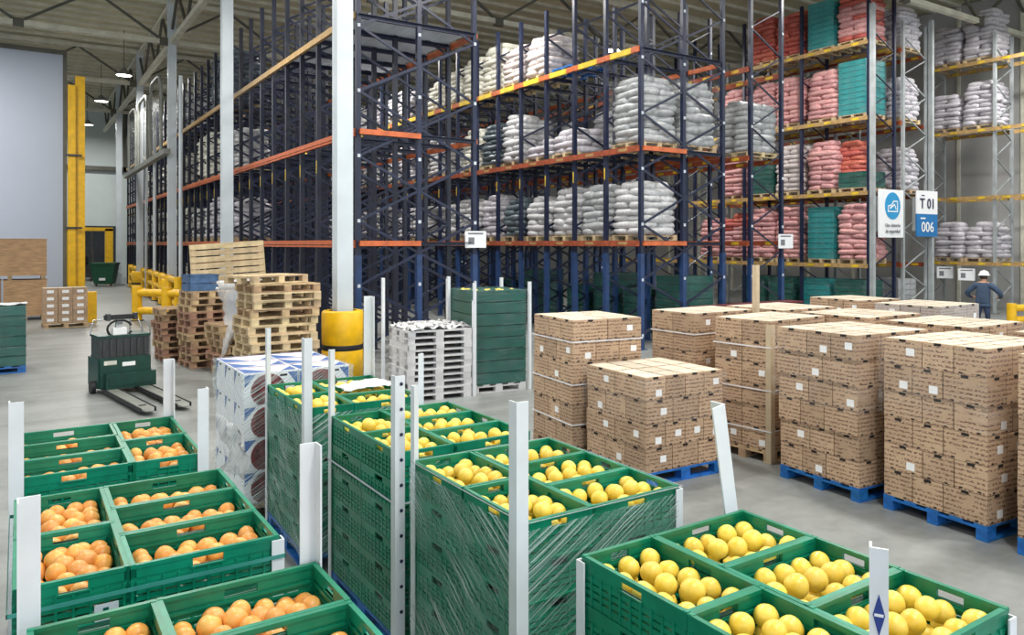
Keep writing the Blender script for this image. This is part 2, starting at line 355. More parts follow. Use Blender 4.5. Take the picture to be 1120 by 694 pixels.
# ================================================================== RACKS
def zz(x0, x1, phase, ztop, t=.035):
    """list of brace segments between two uprights"""
    out = []; z = .35; up = phase
    while z+.68 < ztop:
        out.append((((x0 if up else x1),0,z), ((x1 if up else x0),0,z+.68))); z += .68; up = not up
    return out
def upright_mesh(name, top, low, main='rack_navy', lowm='rack_blue', tagz=None, plates=True, wd=.10):
    b = MB(); h = wd/2
    b.box(-h,h,-h,h,0,top)
    if low: b.box(-h-.012,h+.012,-h-.012,h+.012,0,low,1)
    b.box(-.12,.12,-.12,.12,0,.012,1)
    if tagz: b.box(-h-.004,-h,-.02,.02,tagz,tagz+.30,2)
    if plates:
        z = .35
        while z < top-.3: b.box(-.032,.032,-h-.014,-h,z-.035,z+.035,3); z += 1.36
    return b.mesh(name, [main, lowm, 'beam_yellow', 'plate_pale'])
def deep_rack(name, label, y0, pitch, n, xs, levels, top, beam_styles, indiv, lowx=2.35, tone='rack_navy', lowt='rack_blue'):
    t = thing(name, label, 'rack', (0,y0,0))
    um = upright_mesh('upright', top, lowx, tagz=None, plates=True); um0 = upright_mesh('upright', top, lowx, tone, lowt, tagz=4.25, plates=False); um2 = upright_mesh('upright', top, lowx, tone, lowt, plates=False)
    rest = MB(); restb = MB()
    for i in range(n+1):
        for k, x in enumerate(xs): link('upright', um if i == 0 else (um0 if k == 0 else um2), t, (x,i*pitch,0))
        for k in range(len(xs)-1):
            for (a, b) in zz(xs[k], xs[k+1], k % 2 == 0, top-.1):
                if i < indiv:
                    key = (name,'br',round(b[0]-a[0],3))
                    if key not in C: C[key] = MB().bar((0,0,0),(b[0]-a[0],0,.68),.03,.055).mesh('brace','rack_navy')
                    link('brace', C[key], t, (a[0],i*pitch-.03,a[2]))
                else: rest.bar((a[0],i*pitch-.03,a[2]),(b[0],i*pitch-.03,b[2]),.03,.06); rest.bar((a[0],i*pitch+.03,b[2]),(b[0],i*pitch+.03,a[2]),.03,.05)
        for z in levels:
            key = (name,'rail')
            if key not in C: C[key] = MB().box(0,xs[-1]-xs[0],-.035,.035,-.05,.03).box(0,xs[-1]-xs[0],.035,.11,.02,.03).box(0,xs[-1]-xs[0],-.11,-.035,.02,.03).mesh('rail','rack_navy')
            link('rail', C[key], t, (xs[0],i*pitch,z))
    if rest.v: o = link('brace', rest.mesh('brace','rack_navy'), t); o['kind'] = 'stuff'
    for li, z in enumerate(levels):
        st = beam_styles[li]
        for i in range(n):
            key = (name,'beam',st)
            if key not in C:
                b = MB(); 
                if st == 'yellow': b.box(-.05,.03,0,.20*pitch,-.07,.07,0).box(-.05,.03,.20*pitch,.80*pitch,-.07,.07,1).box(-.05,.03,.80*pitch,pitch,-.07,.07,0); ms = ['beam_orange','beam_yellow']
                elif st == 'rust': b.box(-.05,.03,0,pitch,-.07,.07,0).box(-.055,-.05,.3*pitch,.55*pitch,-.03,.035,1); ms = ['beam_rust','beam_tan']
                elif st == 'orange': b.box(-.05,.03,0,pitch,-.03,.07,0).box(-.045,.03,0,pitch,-.09,-.045,0); ms = ['beam_orange']
                else: b.box(-.05,.03,0,pitch,-.07,.07,0); ms = ['beam_tan']
                C[key] = b.mesh('beam', ms)
            link('beam', C[key], t, (xs[0]-.05,i*pitch,z))
        bb = MB().box(-.03,.05,0,n*pitch,-.06,.06).mesh('back_beam','beam_orange'); link('back_beam', bb, t, (xs[-1]+.05,0,z))
    # end rail in orange on the near side
    for z in levels[:2]:
        link('end_beam', MB().box(0,xs[1]-xs[0],-.04,.04,-.055,.055).mesh('end_beam','beam_orange'), t, (xs[0],-.09,z))
    return t
LV = [2.60, 4.93, 7.36]
AX = (5.95, 7.35, 8.75); AP = 1.24; AY = 15.05
BX = (12.78, 14.22, 15.68); BP = 1.32; BY = 13.85
deep_rack('drive_in_rack', 'tall navy drive-in rack with orange beams behind the white columns', AY, AP, 32, AX, LV, 9.45, ['orange','orange','tan'], 9, tone='rack_ink', lowt='rack_ink')
deep_rack('drive_in_rack', 'tall navy drive-in rack full of pale sacks behind the carton stacks', BY, BP, 30, BX, LV, 9.3, ['rust','rust','yellow'], 9)
# bare slatted decking on the rack end
dk = MB()
t = thing('rack_decking', 'bare metal slat decking on the top level of the near rack end', 'decking', (5.95,AY,7.42))
slat = MB().box(.05,2.75,0,.055,0,.03).mesh('slat','plate_pale')
for i in range(58): link('slat', slat, t, (0,.1+i*.085,0))

def end_rack(name, label, y0, x0, x1, levels, bays, pitch, top, um, beamst, brm):
    """conventional pallet rack: face along Y at x0 and x1"""
    t = thing(name, label, 'rack', (0,y0,0))
    for i in range(bays+1):
        for x in (x0, x1): link('upright', um, t, (x,i*pitch,0))
        for (a, b) in zz(x0, x1, True, top-.1):
            key = (name,'br',round(b[0]-a[0],3),brm)
            if key not in C: C[key] = MB().bar((0,0,0),(b[0]-a[0],0,.68),.045,.03).mesh('brace',brm)
            link('brace', C[key], t, (a[0],i*pitch,a[2]))
        if i < bays:
            for z in levels:
                for x in (x0-.07, x1+.07):
                    key = (name,'bm',beamst,pitch)
                    if key not in C:
                        b = MB().box(-.03,.03,0,pitch,-.07,.07,0)
                        for q in (.12,.52,.78): b.box(-.036,-.03,q*pitch,(q+.10)*pitch,-.04,.04,1)
                        C[key] = b.mesh('beam', [beamst,'beam_yellow'])
                    link('beam', C[key], t, (x,i*pitch,z))
    return t
um_n = upright_mesh('upright', 9.6, 2.2, tagz=None, plates=True)
um_c = upright_mesh('upright', 11.2, 0, main='rack_navy', lowm='dark_metal', plates=False)
um_g = upright_mesh('upright', 10.4, 0, main='rack_grey', lowm='dark_metal', plates=False)
end_rack('pallet_rack', 'narrow navy pallet rack directly before the red sack rack', 13.85, 16.8, 18.1, LV, 10, 2.64, 9.6, um_n, 'beam_rust', 'rack_navy')
CL = [1.84, 4.30, 6.82, 9.36]
end_rack('pallet_rack', 'pallet rack holding red and pink sacks with tan beams', 14.8, 23.9, 25.4, CL, 5, 2.6, 11.2, um_c, 'beam_tan', 'rack_navy')
end_rack('pallet_rack', 'grey pallet rack behind the T 01 sign', 14.8, 25.95, 27.45, CL, 4, 2.6, 10.4, um_g, 'beam_rust', 'rack_grey')
end_rack('pallet_rack', 'grey pallet rack at far right holding pale sacks', 11.25, 30.2, 31.5, CL, 2, 2.5, 10.6, um_g, 'beam_tan', 'rack_grey')
# grey end posts of the red sack rack
ge = MB().box(-.07,.07,-.07,.07,0,10.6).mesh('end_post','rack_grey')
for k, (x, y, l) in enumerate(((23.86,14.64,'pale grey end post left of the seat belt sign'),(27.5,14.64,'pale grey end post right of the T 01 sign'))):
    o = thing('end_post', l, 'post', (x,y,0)); link('post', ge, o); link('foot_plate', MB().box(-.14,.14,-.14,.14,0,.02).mesh('foot_plate','dark_metal'), o)

# ------------------------------------------------------------------ sacks on pallets
def sack_mesh(sd, matname, dx=.60, dy=.50, dz=.20):
    rg = random.Random(sd); b = MB(); nu, nv = 20, 6
    ph = [rg.uniform(0,6.28) for _ in range(4)]
    vv = []
    for j in range(nv+1):
        v = -math.pi/2+math.pi*j/nv
        for i in range(nu):
            u = 2*math.pi*i/nu
            cu, su = math.cos(u), math.sin(u); cv, sv = math.cos(v), math.sin(v)
            f = lambda c, e: math.copysign(abs(c)**e, c)
            lump = 1+.05*math.sin(3*u+ph[0])+.04*math.sin(7*u+ph[1]*v)
            vv.append((dx/2*f(cu,.45)*f(cv,.55)*lump, dy/2*f(su,.45)*f(cv,.55)*lump, dz/2*f(sv,.75)*(1+.16*math.sin(2*u+ph[2])+.10*math.sin(5*u+ph[3]))))
    fs = [(j*nu+i, j*nu+(i+1) % nu, (j+1)*nu+(i+1) % nu, (j+1)*nu+i) for j in range(nv) for i in range(nu)]
    b.add(vv, fs, 0, True); return b
def simple_pallet(mat_, lx=1.2, ly=1.0):
    b = MB()
    for k in range(5): x = -lx/2+.05+k*(lx-.1)/4; b.box(x-.06 if k else -lx/2, x+.06 if k < 4 else lx/2, -ly/2, ly/2, .12, .145)
    for yy in (-ly/2+.05, 0, ly/2-.05):
        b.box(-lx/2,lx/2,yy-.05,yy+.05,.10,.12); b.box(-lx/2,lx/2,yy-.05,yy+.05,0,.02)
        for xx in (-lx/2+.07, 0, lx/2-.07): b.box(xx-.07,xx+.07,yy-.05,yy+.05,.02,.10)
    return b
def sack_pallet(label, x, y, z, colr, layers, group, indiv=True, wood='pallet_pale', seed=0, ly=1.14, lx=1.2, film=None, top_taper=True, dz=.165):
    rg = random.Random(seed*7+int(x*13)+int(y*31)+int(z*17))
    t = thing('sack_pallet', label, 'pallet load', (x,y,z), 0, group)
    key = ('simpal', wood, lx, ly)
    if key not in C: C[key] = simple_pallet(wood, lx, ly).mesh('pallet', wood)
    link('pallet', C[key], t)
    joined = MB()
    for j in range(layers):
        zz_ = .145+dz*.5+j*dz
        sh = 1.0 if j < layers-2 or not top_taper else (.94 if j == layers-2 else .80)
        lean = (rg.uniform(-.02,.02), rg.uniform(-.02,.02))
        odd = (j+seed) % 2
        for a in (-1,1):
            if j == layers-1 and top_taper and rg.random() < .25: continue
            if colr == 'mix': cc = 'sack_pink' if rg.random() < .7 else 'sack_red'
            else: cc = colr
            vi = rg.randrange(6)
            key = ('sack', cc, vi, dz, lx, ly, odd)
            if key not in C:
                mb = sack_mesh(vi+1+10*odd, cc, lx*(.56 if odd else 1.06), ly*(1.06 if odd else .56), dz*1.45); C[key] = (mb, mb.mesh('sack', cc))
            px_ = (a*lx*.25*sh if odd else 0)+rg.uniform(-.035,.035)+lean[0]; py_ = (0 if odd else a*ly*.25*sh)+rg.uniform(-.035,.035)+lean[1]
            rz = rg.uniform(-.07,.07)+(math.pi if rg.random() < .5 else 0); rx = rg.uniform(-.05,.05)
            if indiv: link('sack', C[key][1], t, (px_,py_,zz_), (rx,rg.uniform(-.05,.05),rz), (sh,sh,1))
            else: joined.merge(C[key][0], Matrix.Translation((px_,py_,zz_)) @ Matrix.Rotation(rz,4,'Z'))
    if not indiv:
        o = link('sacks', joined.mesh('sacks', colr if colr != 'mix' else 'sack_pink'), t); o['kind'] = 'stuff'
    if film: link('film', film_shell(lx+.1, ly+.1, .1, .16+layers*dz, 0).mesh('film', film), t)
    return t
def film_shell(lx, ly, z0, z1, sd=0, nz=10, nx=10):
    """four-sided slightly crumpled wrap"""
    rg = random.Random(sd+5); b = MB(); pts = []
    per = []
    for i in range(nx): per.append((-lx/2+lx*i/nx, -ly/2, 0,-1))
    for i in range(nx): per.append((lx/2, -ly/2+ly*i/nx, 1,0))
    for i in range(nx): per.append((lx/2-lx*i/nx, ly/2, 0,1))
    for i in range(nx): per.append((-lx/2, ly/2-ly*i/nx, -1,0))
    vv = []
    for j in range(nz+1):
        for (x, y, nx_, ny_) in per:
            d = rg.uniform(0,.012); vv.append((x+nx_*d, y+ny_*d, z0+(z1-z0)*j/nz))
    n = len(per)
    b.add(vv, [(j*n+i, j*n+(i+1) % n, (j+1)*n+(i+1) % n, (j+1)*n+i) for j in range(nz) for i in range(n)], 0, False)
    return b
lvn = ['lowest beam level', 'middle beam level', 'top beam level']
def bpal(i, lev, row, c, n, indiv=True, film=None, **kw):
    x = (BX[row]+BX[row+1])/2 if row < 2 else 17.45
    y = BY+BP*(i+.5)
    nm = {'sack_white':'white','sack_cream':'cream','sack_grey':'grey film-wrapped','sack_dark':'dark wrapped','sack_blush':'pale pinkish','sack_lilac':'lilac white','mix':'pink','sack_pink':'pink','sack_red':'red'}[c]
    rw = ['front row','second row','third row'][row]
    sack_pallet(f'{nm} sacks on {lvn[lev]}, {ORD[i]} bay of sack-filled navy rack, {rw}', x, y, LV[lev]+.07, c, n, 'sack pallets in the sack-filled navy rack', indiv, film=film, **kw)
for (i, lev, row, c, n, film) in [
    (0,0,0,'sack_white',8,None),(1,0,0,'sack_grey',8,'film_soft'),(2,0,0,'sack_white',8,None),(3,0,0,'sack_white',7,None),(4,0,0,'sack_dark',7,None),(5,0,0,'sack_lilac',8,None),(6,0,0,'sack_white',7,None),
    (0,1,0,'sack_grey',10,'film_soft'),(0,1,1,'sack_grey',10,'film_soft'),(0,1,2,'sack_grey',9,'film_soft'),(1,1,1,'sack_white',7,None),(2,1,0,'sack_lilac',4,None),(3,1,0,'sack_lilac',3,None),(4,1,0,'sack_white',9,None),(5,1,0,'sack_dark',8,None),(6,1,0,'sack_cream',8,None),
    (3,2,0,'sack_blush',7,None),(4,2,0,'sack_blush',7,None),(5,2,0,'sack_cream',9,None),(6,2,0,'sack_cream',8,None),(7,2,0,'sack_cream',7,None),(8,2,0,'sack_cream',6,None)]:
    bpal(i, lev, row, c, n, True, film)
for (i, lev, row, c, n) in [(7,0,0,'sack_white',8),(9,0,0,'sack_white',8),(10,0,0,'sack_lilac',7),(12,0,0,'sack_white',8),(13,0,0,'sack_lilac',8),(15,0,0,'sack_white',8),(17,0,0,'sack_white',8),
    (8,1,0,'sack_white',8),(10,1,0,'sack_lilac',8),(11,1,0,'sack_white',7),(13,1,0,'sack_white',8),(15,1,0,'sack_white',8),(16,1,0,'sack_lilac',8),(18,1,0,'sack_white',8),
    (10,2,0,'sack_lilac',7),(11,2,0,'sack_white',7),(12,2,0,'sack_lilac',7),(14,2,0,'sack_white',7),(2,1,1,'sack_white',8),(4,1,1,'sack_grey',8),(3,0,1,'sack_grey',8),(5,0,1,'sack_white',8)]:
    bpal(i, lev, row, c, n, False)
# far part of the near rack: cream sacks
for k, (i, lev, c, n) in enumerate([(9,0,'sack_lilac',8),(11,0,'sack_lilac',9),(12,0,'sack_white',8),(14,0,'sack_white',8),(16,0,'sack_cream',8),(18,0,'sack_cream',8),(20,0,'sack_cream',8),(22,0,'sack_cream',8),(24,0,'sack_cream',8),(26,0,'sack_cream',8),
    (9,1,'sack_white',8),(12,1,'sack_cream',10),(13,1,'sack_cream',10),(16,1,'sack_cream',9),(17,1,'sack_cream',9),(19,1,'sack_cream',9),(22,1,'sack_cream',9),(25,1,'sack_cream',9),
    (16,2,'sack_white',9),(17,2,'sack_white',9),(18,2,'sack_white',9),(21,2,'sack_white',9),(10,2,'sack_dark',11),(11,2,'sack_dark',11)]):
    sack_pallet(f"{ {'sack_lilac':'lilac white','sack_white':'white','sack_cream':'cream','sack_dark':'dark wrapped'}[c] } sacks on {lvn[lev]}, {ORD[i]} bay of rack behind white columns", 6.65, AY+AP*(i+.5), LV[lev]+.07, c, n, 'sack pallets in the rack behind the columns', False)
for k, y in enumerate((29.2, 31.8, 36.5, 39.2, 41.6, 44)):
    sack_pallet(f'cream sacks on the floor, {ORD[k]} under rack behind white columns', 6.65, y, 0, 'sack_cream', 9, 'sack pallets on the floor under the rack', False)

# wrapped crate loads (teal)
def wrapped_crates(name, label, loc, rz, lx, ly, layers, lh, mt, film='film_soft', group=None, top_hollow=True, wood='plastic_white', cols=(2,2)):
    t = thing(name, label, 'pallet load', loc, rz, group)
    link('pallet', simple_pallet(wood, lx, ly).mesh('pallet', wood), t)
    nx_, ny_ = cols; cx_, cy_ = lx/nx_, ly/ny_
    key = ('wcrate', round(cx_,3), round(cy_,3), lh, mt)
    if key not in C:
        b = MB(); a, c_ = cx_/2-.006, cy_/2-.006
        th = .015
        for (x0,x1,y0,y1) in ((-a,a,-c_,-c_+th),(-a,a,c_-th,c_),(-a,-a+th,-c_+th,c_-th),(a-th,a,-c_+th,c_-th)):
            b.box(x0,x1,y0,y1,.01,lh*.26); b.box(x0,x1,y0,y1,lh*.36,lh*.56); b.box(x0,x1,y0,y1,lh*.68,lh*.92)
        b.box(-a-.012,a+.012,-c_-.012,c_+.012,lh-.03,lh-.012); b.box(-a,a,-c_,c_,0,.012)
        for q in range(7):
            xq = -a+q*2*a/6; b.box(xq-.006,xq+.006,-c_-.005,c_+.005,.01,lh-.01)
        for q in range(5):
            yq = -c_+q*2*c_/4; b.box(-a-.005,a+.005,yq-.006,yq+.006,.01,lh-.01)
        C[key] = b.mesh('crate', mt)
    for j in range(layers):
        for p in range(nx_):
            for q in range(ny_):
                link('crate', C[key], t, (-lx/2+cx_*(p+.5), -ly/2+cy_*(q+.5), .145+j*lh))
    if film: link('film', film_shell(lx+.045, ly+.045, .10, .15+layers*lh, layers).mesh('film', film), t)
    return t

# red sack rack contents
bayn = ['end bay','second bay','third bay']
slot = ['near slot','far slot']
cc = [ # level, bay, slot(0 = near, right in the picture), colour, layers
 (3,0,0,'mix',10),(3,1,0,'sack_red',10),(3,1,1,'sack_red',10),(2,0,1,'sack_pink',10),(2,1,0,'sack_pink',10),(2,1,1,'sack_pink',10),
 (1,0,1,'sack_pink',10),(1,1,0,'sack_blush',10),(0,0,0,'sack_pink',11),(0,1,0,'sack_pink',11),(0,1,1,'sack_pink',11),(1,2,0,'sack_pink',10),(2,2,0,'sack_pink',10),(0,2,0,'mix',10),(0,2,1,'sack_pink',9)]
cln = ['lowest','second','third','top']
for (lv, by_, sl, c, n) in cc:
    nm = {'mix':'mixed pink and red','sack_red':'red','sack_pink':'pink','sack_blush':'pale pink'}[c]
    sack_pallet(f'{nm} sacks on {cln[lv]} level of red sack rack, {bayn[by_]}, {slot[sl]}', 24.62, 14.8+2.6*by_+(.70 if sl == 0 else 1.92), CL[lv]+.07, c, n, 'pallets in the red sack rack', True, ly=1.08, lx=1.2, dz=.172)
for (lv, by_, sl, n, mt, w_) in [(3,0,1,9,'teal_blue','teal'),(2,0,0,10,'teal_blue','teal'),(0,0,1,10,'teal_blue','blue teal'),(1,1,1,6,'teal_green','dark green'),(1,0,0,3,'teal_green','low green')]:
    wrapped_crates('crate_pallet', f'{w_} film-wrapped crate load on {cln[lv]} level of red sack rack, {bayn[by_]}', (24.62, 14.8+2.6*by_+(.70 if sl == 0 else 1.92), CL[lv]+.07), 0, 1.15, 1.02, n, .185, mt, group='pallets in the red sack rack', wood='pallet_pale')
sack_pallet('dark red sacks behind the low green load in red sack rack', 24.9, 15.9, CL[1]+.07, 'sack_red', 10, 'pallets in the red sack rack', True, lx=.9, ly=.9)
for (lv, y, c, n, l) in [(3,15.5,'sack_lilac',9,'top'),(2,15.5,'sack_lilac',9,'third'),(1,15.5,'sack_lilac',9,'second')]:
    sack_pallet(f'lilac white sacks on {l} level of grey rack behind signs', 26.7, y, CL[lv]+.07, c, n, 'pallets in the grey rack behind the signs', True)
    sack_pallet(f'second lilac white sack pallet, {l} level of grey rack behind signs', 26.7, y+1.3, CL[lv]+.07, c, n, 'pallets in the grey rack behind the signs', False)
sack_pallet('pink sacks on lowest level of grey rack under the belt sign', 26.7, 16.8, CL[0]+.07, 'sack_pink', 5, 'pallets in the grey rack behind the signs', True)
for (lv, y, n, l) in [(3,15.6,9,'top level, left'),(3,14.35,11,'top level, right'),(2,15.6,8,'third level, left'),(2,14.35,10,'third level, right'),(0,15.45,8,'lowest level, left'),(0,14.3,8,'lowest level, right')]:
    sack_pallet(f'pale lilac sacks on {l}, grey rack at far right', 30.85, y, CL[lv]+.07, 'sack_lilac', n, 'pallets in the far right rack', True, ly=1.12)
# floor loads under racks
for k, (x, y, n, mt, l) in enumerate([(24.6,15.6,6,'teal_green','end bay near slot'),(24.6,16.9,6,'teal_blue','end bay far slot'),(24.6,18.4,6,'teal_green','second bay near slot'),(24.6,19.7,6,'teal_green','second bay far slot'),(26.7,15.6,6,'sack_grey','grey rack behind signs')]):
    wrapped_crates('crate_pallet', f'dark wrapped crate load on floor under sack rack, {l}', (x,y,0), 0, 1.15, 1.05, n, .2, mt, group='floor loads under racks')
for k, i in enumerate((0,1,2,3,5,6)):
    wrapped_crates('crate_pallet', f'dark green crate load on floor, {ORD[i]} bay of sack-filled navy rack', (14.95, BY+BP*(i+.5), 0), 0, 1.1, 1.0, 6 if k % 2 else 8, .2, 'teal_green', group='floor loads under racks')
# blue empty pallet on the top level
def part_pallet(name, label, cat, loc, rot, mt, group, lx=1.2, ly=.8, deck=7):
    """EUR style pallet whose boards and blocks are separate parts; long side on X"""
    t = thing(name, label, cat, loc, 0, group, rot)
    bw = min(.12, ly/deck*.86)
    dkm = C.setdefault(('dk',mt,lx,bw), MB().box(-lx/2,lx/2,-bw/2,bw/2,0,.022).mesh('deck_board', mt))
    st = C.setdefault(('st',mt,ly), MB().box(-.065,.065,-ly/2,ly/2,0,.022).mesh('stringer', mt))
    bl = C.setdefault(('bl',mt), MB().box(-.065,.065,-.05,.05,0,.078).mesh('block', mt))
    sk = C.setdefault(('sk',mt,lx), MB().box(-lx/2,lx/2,-.05,.05,0,.022).mesh('skid', mt))
    for k in range(deck): link('deck_board', dkm, t, (0,-ly/2+bw/2+k*(ly-bw)/(deck-1),.122))
    for x in (-lx/2+.065,0,lx/2-.065):
        link('stringer', st, t, (x,0,.1))
        for y in (-ly/2+.05,0,ly/2-.05): link('block', bl, t, (x,y,.022))
    for y in (-ly/2+.05,0,ly/2-.05): link('skid', sk, t, (0,y,0))
    return t
part_pallet('pallet', 'empty blue pallet on top level of sack-filled navy rack', 'pallet', (13.45,BY+BP*2.5,LV[2]+.07), (0,0,0), 'pallet_blue', None, 1.2, 1.0)
# ================================================================== CRATE STACKS
CH = .1925; RIM = 1.30
def wall_panel(Ln, thick=.014, ends=True):
    """one crate wall along X, centred, outside towards -Y, z 0..CH; with hand hole, slots and ribs"""
    b = MB(); h = CH; a = Ln/2
    b.box(-a,a,-thick-.0025,.004,h-.016,h)                       # rim lip
    hw = .062 if Ln > .5 else .05
    z0, z1 = h-.054, h-.022
    b.box(-a,-hw,-thick,0,z0,h-.016); b.box(hw,a,-thick,0,z0,h-.016); b.box(-hw,hw,-thick,0,z1,h-.016)
    b.box(-hw-.008,hw+.008,-thick-.005,0,z0-.007,z0)
    for (q0, q1) in ((.004,.034),(.044,.064),(.073,.093),(.101,.121)):
        b.box(-a,a,-thick,0,q0,q1)
    b.box(-a,a,-thick+.003,-.003,.121,z0)
    for q in (.05,.085,.118): b.box(-a+.02,a-.02,0,.006,q,q+.012)
    n = int(Ln/.055)
    for k in range(n+1):
        x = -a+.006+k*(Ln-.012)/n
        b.box(x-.005,x+.005,-thick-.004,.0,.004,z0-.008)
    return b
PW6 = wall_panel(.594).mesh('side_wall','crate_green'); PW4 = wall_panel(.366).mesh('end_wall','crate_green')
bs = MB()
for k in range(8): x = -.285+k*.57/7; bs.box(x-.03,x+.03,-.19,.19,0,.006)
for k in range(4): y = -.17+k*.34/3; bs.box(-.29,.29,y-.015,y+.015,.002,.009)
PBASE = bs.mesh('base','crate_green')
PPOST = MB().box(-.011,.011,-.0095,.0095,0,CH+.002).mesh('corner_post','crate_green')
def crate(label, x, y, z, rz, group):
    t = thing('fruit_crate', label, 'crate', (x,y,z), rz, group)
    link('side_wall', PW6, t, (0,-.183,0)); link('side_wall', PW6, t, (0,.183,0), (0,0,math.pi))
    link('end_wall', PW4, t, (-.283,0,0), (0,0,-math.pi/2)); link('end_wall', PW4, t, (.283,0,0), (0,0,math.pi/2))
    link('base', PBASE, t)
    for sx in (-1,1):
        for sy in (-1,1): link('corner_post', PPOST, t, (sx*.286,sy*.1875,0))
    return t
def fruit_mesh(sd, r, mt):
    rg = random.Random(sd); bm = bmesh.new(); bmesh.ops.create_icosphere(bm, subdivisions=3, radius=1)
    ax = Vector((0,0,1))
    for v in bm.verts:
        n = v.co.normalized(); zc = n.z
        k = 1-.05*abs(zc)+.0*zc
        if zc > .9: k -= .10*((zc-.9)/.1)**2
        k += .012*math.sin(4*n.x+sd)+.012*math.sin(5*n.y+2*sd)
        v.co = n*k*r
    me = bpy.data.meshes.new('fruit'); bm.to_mesh(me); bm.free()
    me.materials.append(M_[mt]); me.materials.append(M_['fruit_scar'])
    for p in me.polygons:
        p.use_smooth = True
        if p.center.normalized().z > .992: p.material_index = 1
    return me
FM = {'y':[fruit_mesh(i, .0475, 'fruit_yellow') for i in range(3)], 'o':[fruit_mesh(i+5, .0425, 'fruit_orange') for i in range(3)]}
low_fruit = {'y':MB(), 'o':MB()}
ico = bmesh.new(); bmesh.ops.create_icosphere(ico, subdivisions=1, radius=1); ico.verts.ensure_lookup_table()
ICOV = [tuple(v.co) for v in ico.verts]; ICOF = [tuple(v.index for v in f.verts) for f in ico.faces]; ico.free()
fruit_count = {'y':0,'o':0}
def fill(kind, label, cxp, cyp, zb, alongx, group, seed, bias=0):
    if kind == 'o' and alongx: bias -= .012
    if kind == 'o' and 'farthest' in label[1]: bias -= .012 if alongx else .004
    rg = random.Random(seed); r = .0475 if kind == 'y' else .0425
    lx, ly = (.54,.34) if alongx else (.34,.54)
    nx_ = int((lx+.02)/(2*r)); ny_ = int((ly+.02)/(2*r))
    for j in range(ny_):
        for i in range(nx_):
            x = cxp-lx/2+r+i*(lx-2*r)/(nx_-1); y = cyp-ly/2+r+j*(ly-2*r)/(ny_-1)
            low_fruit[kind].add([(x+a*r,y+b_*r,zb+.012+r+c_*r) for a,b_,c_ in ICOV], ICOF, 0, True)
    px_ = 2*r*1.0; nx2 = max(2, nx_-0); ny2 = ny_
    for j in range(ny2):
        for i in range(nx2):
            u = (i+.5)/nx2; v = (j+.5)/ny2
            x = cxp-lx/2+r+(lx-2*r)*(i/(nx2-1))+ (r*.5 if j % 2 else -r*.2)*(0 if i in (0,nx2-1) else 1)
            y = cyp-ly/2+r+(ly-2*r)*(j/(ny2-1))
            x += rg.uniform(-.006,.006); y += rg.uniform(-.006,.006)
            edge = min(u,1-u,v,1-v)
            zc = zb+.012+r*2.75+(.018 if edge > .2 else 0)+rg.uniform(-.010,.012)+bias-(.026 if kind == 'o' else .020)
            if edge < .2 and rg.random() < .10: zc -= .02
            # seen over the near walls?
            ok = True
            for (wx, wy) in ((None, cyp-(.2 if alongx else .3)), (cxp-(.3 if alongx else .2), None)):
                if wy is not None and y > wy > 0:
                    zl = 2.6+(zc+r*.95-2.6)*(wy-0)/(y); 
                    if zl < zb+CH-.075: ok = False
                if wx is not None and wx > .3 and x > wx:
                    zl = 2.6+(zc+r*.95-2.6)*wx/x
                    if zl < zb+CH-.075: ok = False
            if not ok: continue
            o = link('orange' if kind == 'o' else 'grapefruit', FM[kind][rg.randrange(3)], None, (x,y,zc), (rg.uniform(-1.6,1.6),rg.uniform(-1.6,1.6),rg.uniform(0,6)))
            s_ = rg.uniform(.93,1.06); o.scale = (s_,)*3
            tag(o, f"{label[0]}, {['back','second','third','fourth','fifth','sixth','seventh'][ny2-1-j]} row, {ORD[i]} from left, {label[1]}", 'fruit', group); fruit_count[kind] += 1
LY6 = ['top','second','third','fourth','fifth','bottom']
def crate_stack(x0, y0, rz, kind, phrase, threes, seed, lower, wood='pallet_blue', skip_fruit=()):
    """corner (-X,-Y) at x0,y0; 1.0 on X, 1.2 on Y. threes: side of the three-crate column"""
    Mx = Matrix.Translation((x0,y0,0)) @ Matrix.Rotation(rz,4,'Z')
    lay = []
    if threes == 'right':
        lay += [(.2,.3+.6*k,math.pi/2,'left '+('front','back')[k]) for k in range(2)]
        lay += [(.7,.2+.4*k,0,'right '+('front','middle','back')[k]) for k in range(3)]
    else:
        lay += [(.3,.2+.4*k,0,'left '+('front','middle','back')[k]) for k in range(3)]
        lay += [(.8,.3+.6*k,math.pi/2,'right '+('front','back')[k]) for k in range(2)]
    part_pallet('pallet', f'pallet carrying the {phrase}', 'pallet', tuple(Mx @ Vector((.5,.6,0))), (0,0,rz+math.pi/2), wood, 'pallets under fruit stacks', 1.2, 1.0)
    rg = random.Random(seed)
    for j in range(6):
        z = .145+(5-j)*CH
        for (cx_, cy_, a, pos) in lay:
            if j > 1 and not lower(pos): continue
            p = Mx @ Vector((cx_,cy_,z))
            crate(f'green plastic fruit crate, {LY6[j]} layer, {pos}, of the {phrase}', p.x+rg.uniform(-.003,.003), p.y+rg.uniform(-.003,.003), z, rz+a, f'crates of the {phrase}')
            if j == 0 and pos not in skip_fruit:
                nm = 'ripe orange' if kind == 'o' else 'yellow grapefruit'
                fill(kind, (nm, f'{pos} top crate, {phrase}'), p.x, p.y, z, a == 0, f'fruit in the {pos} crate, {phrase}', seed*10+int(cx_*10)+int(cy_*7))
visF = lambda p: 'front' in p or 'left' in p or 'back' in p
crate_stack(.02, 1.84, 0, 'o', 'nearest orange stack', 'right', 11, lambda p: 'back' in p or 'right' in p)
crate_stack(-.02, 3.40, 0, 'o', 'second orange stack from viewer', 'right', 12, lambda p: 'front' in p or 'right' in p)
crate_stack(-.03, 5.0, 0, 'o', 'farthest orange stack', 'left', 13, lambda p: 'front' in p or 'right' in p)
crate_stack(1.97, 1.30, 0, 'y', 'nearest grapefruit stack', 'right', 21, lambda p: 'left' in p or 'back' in p)
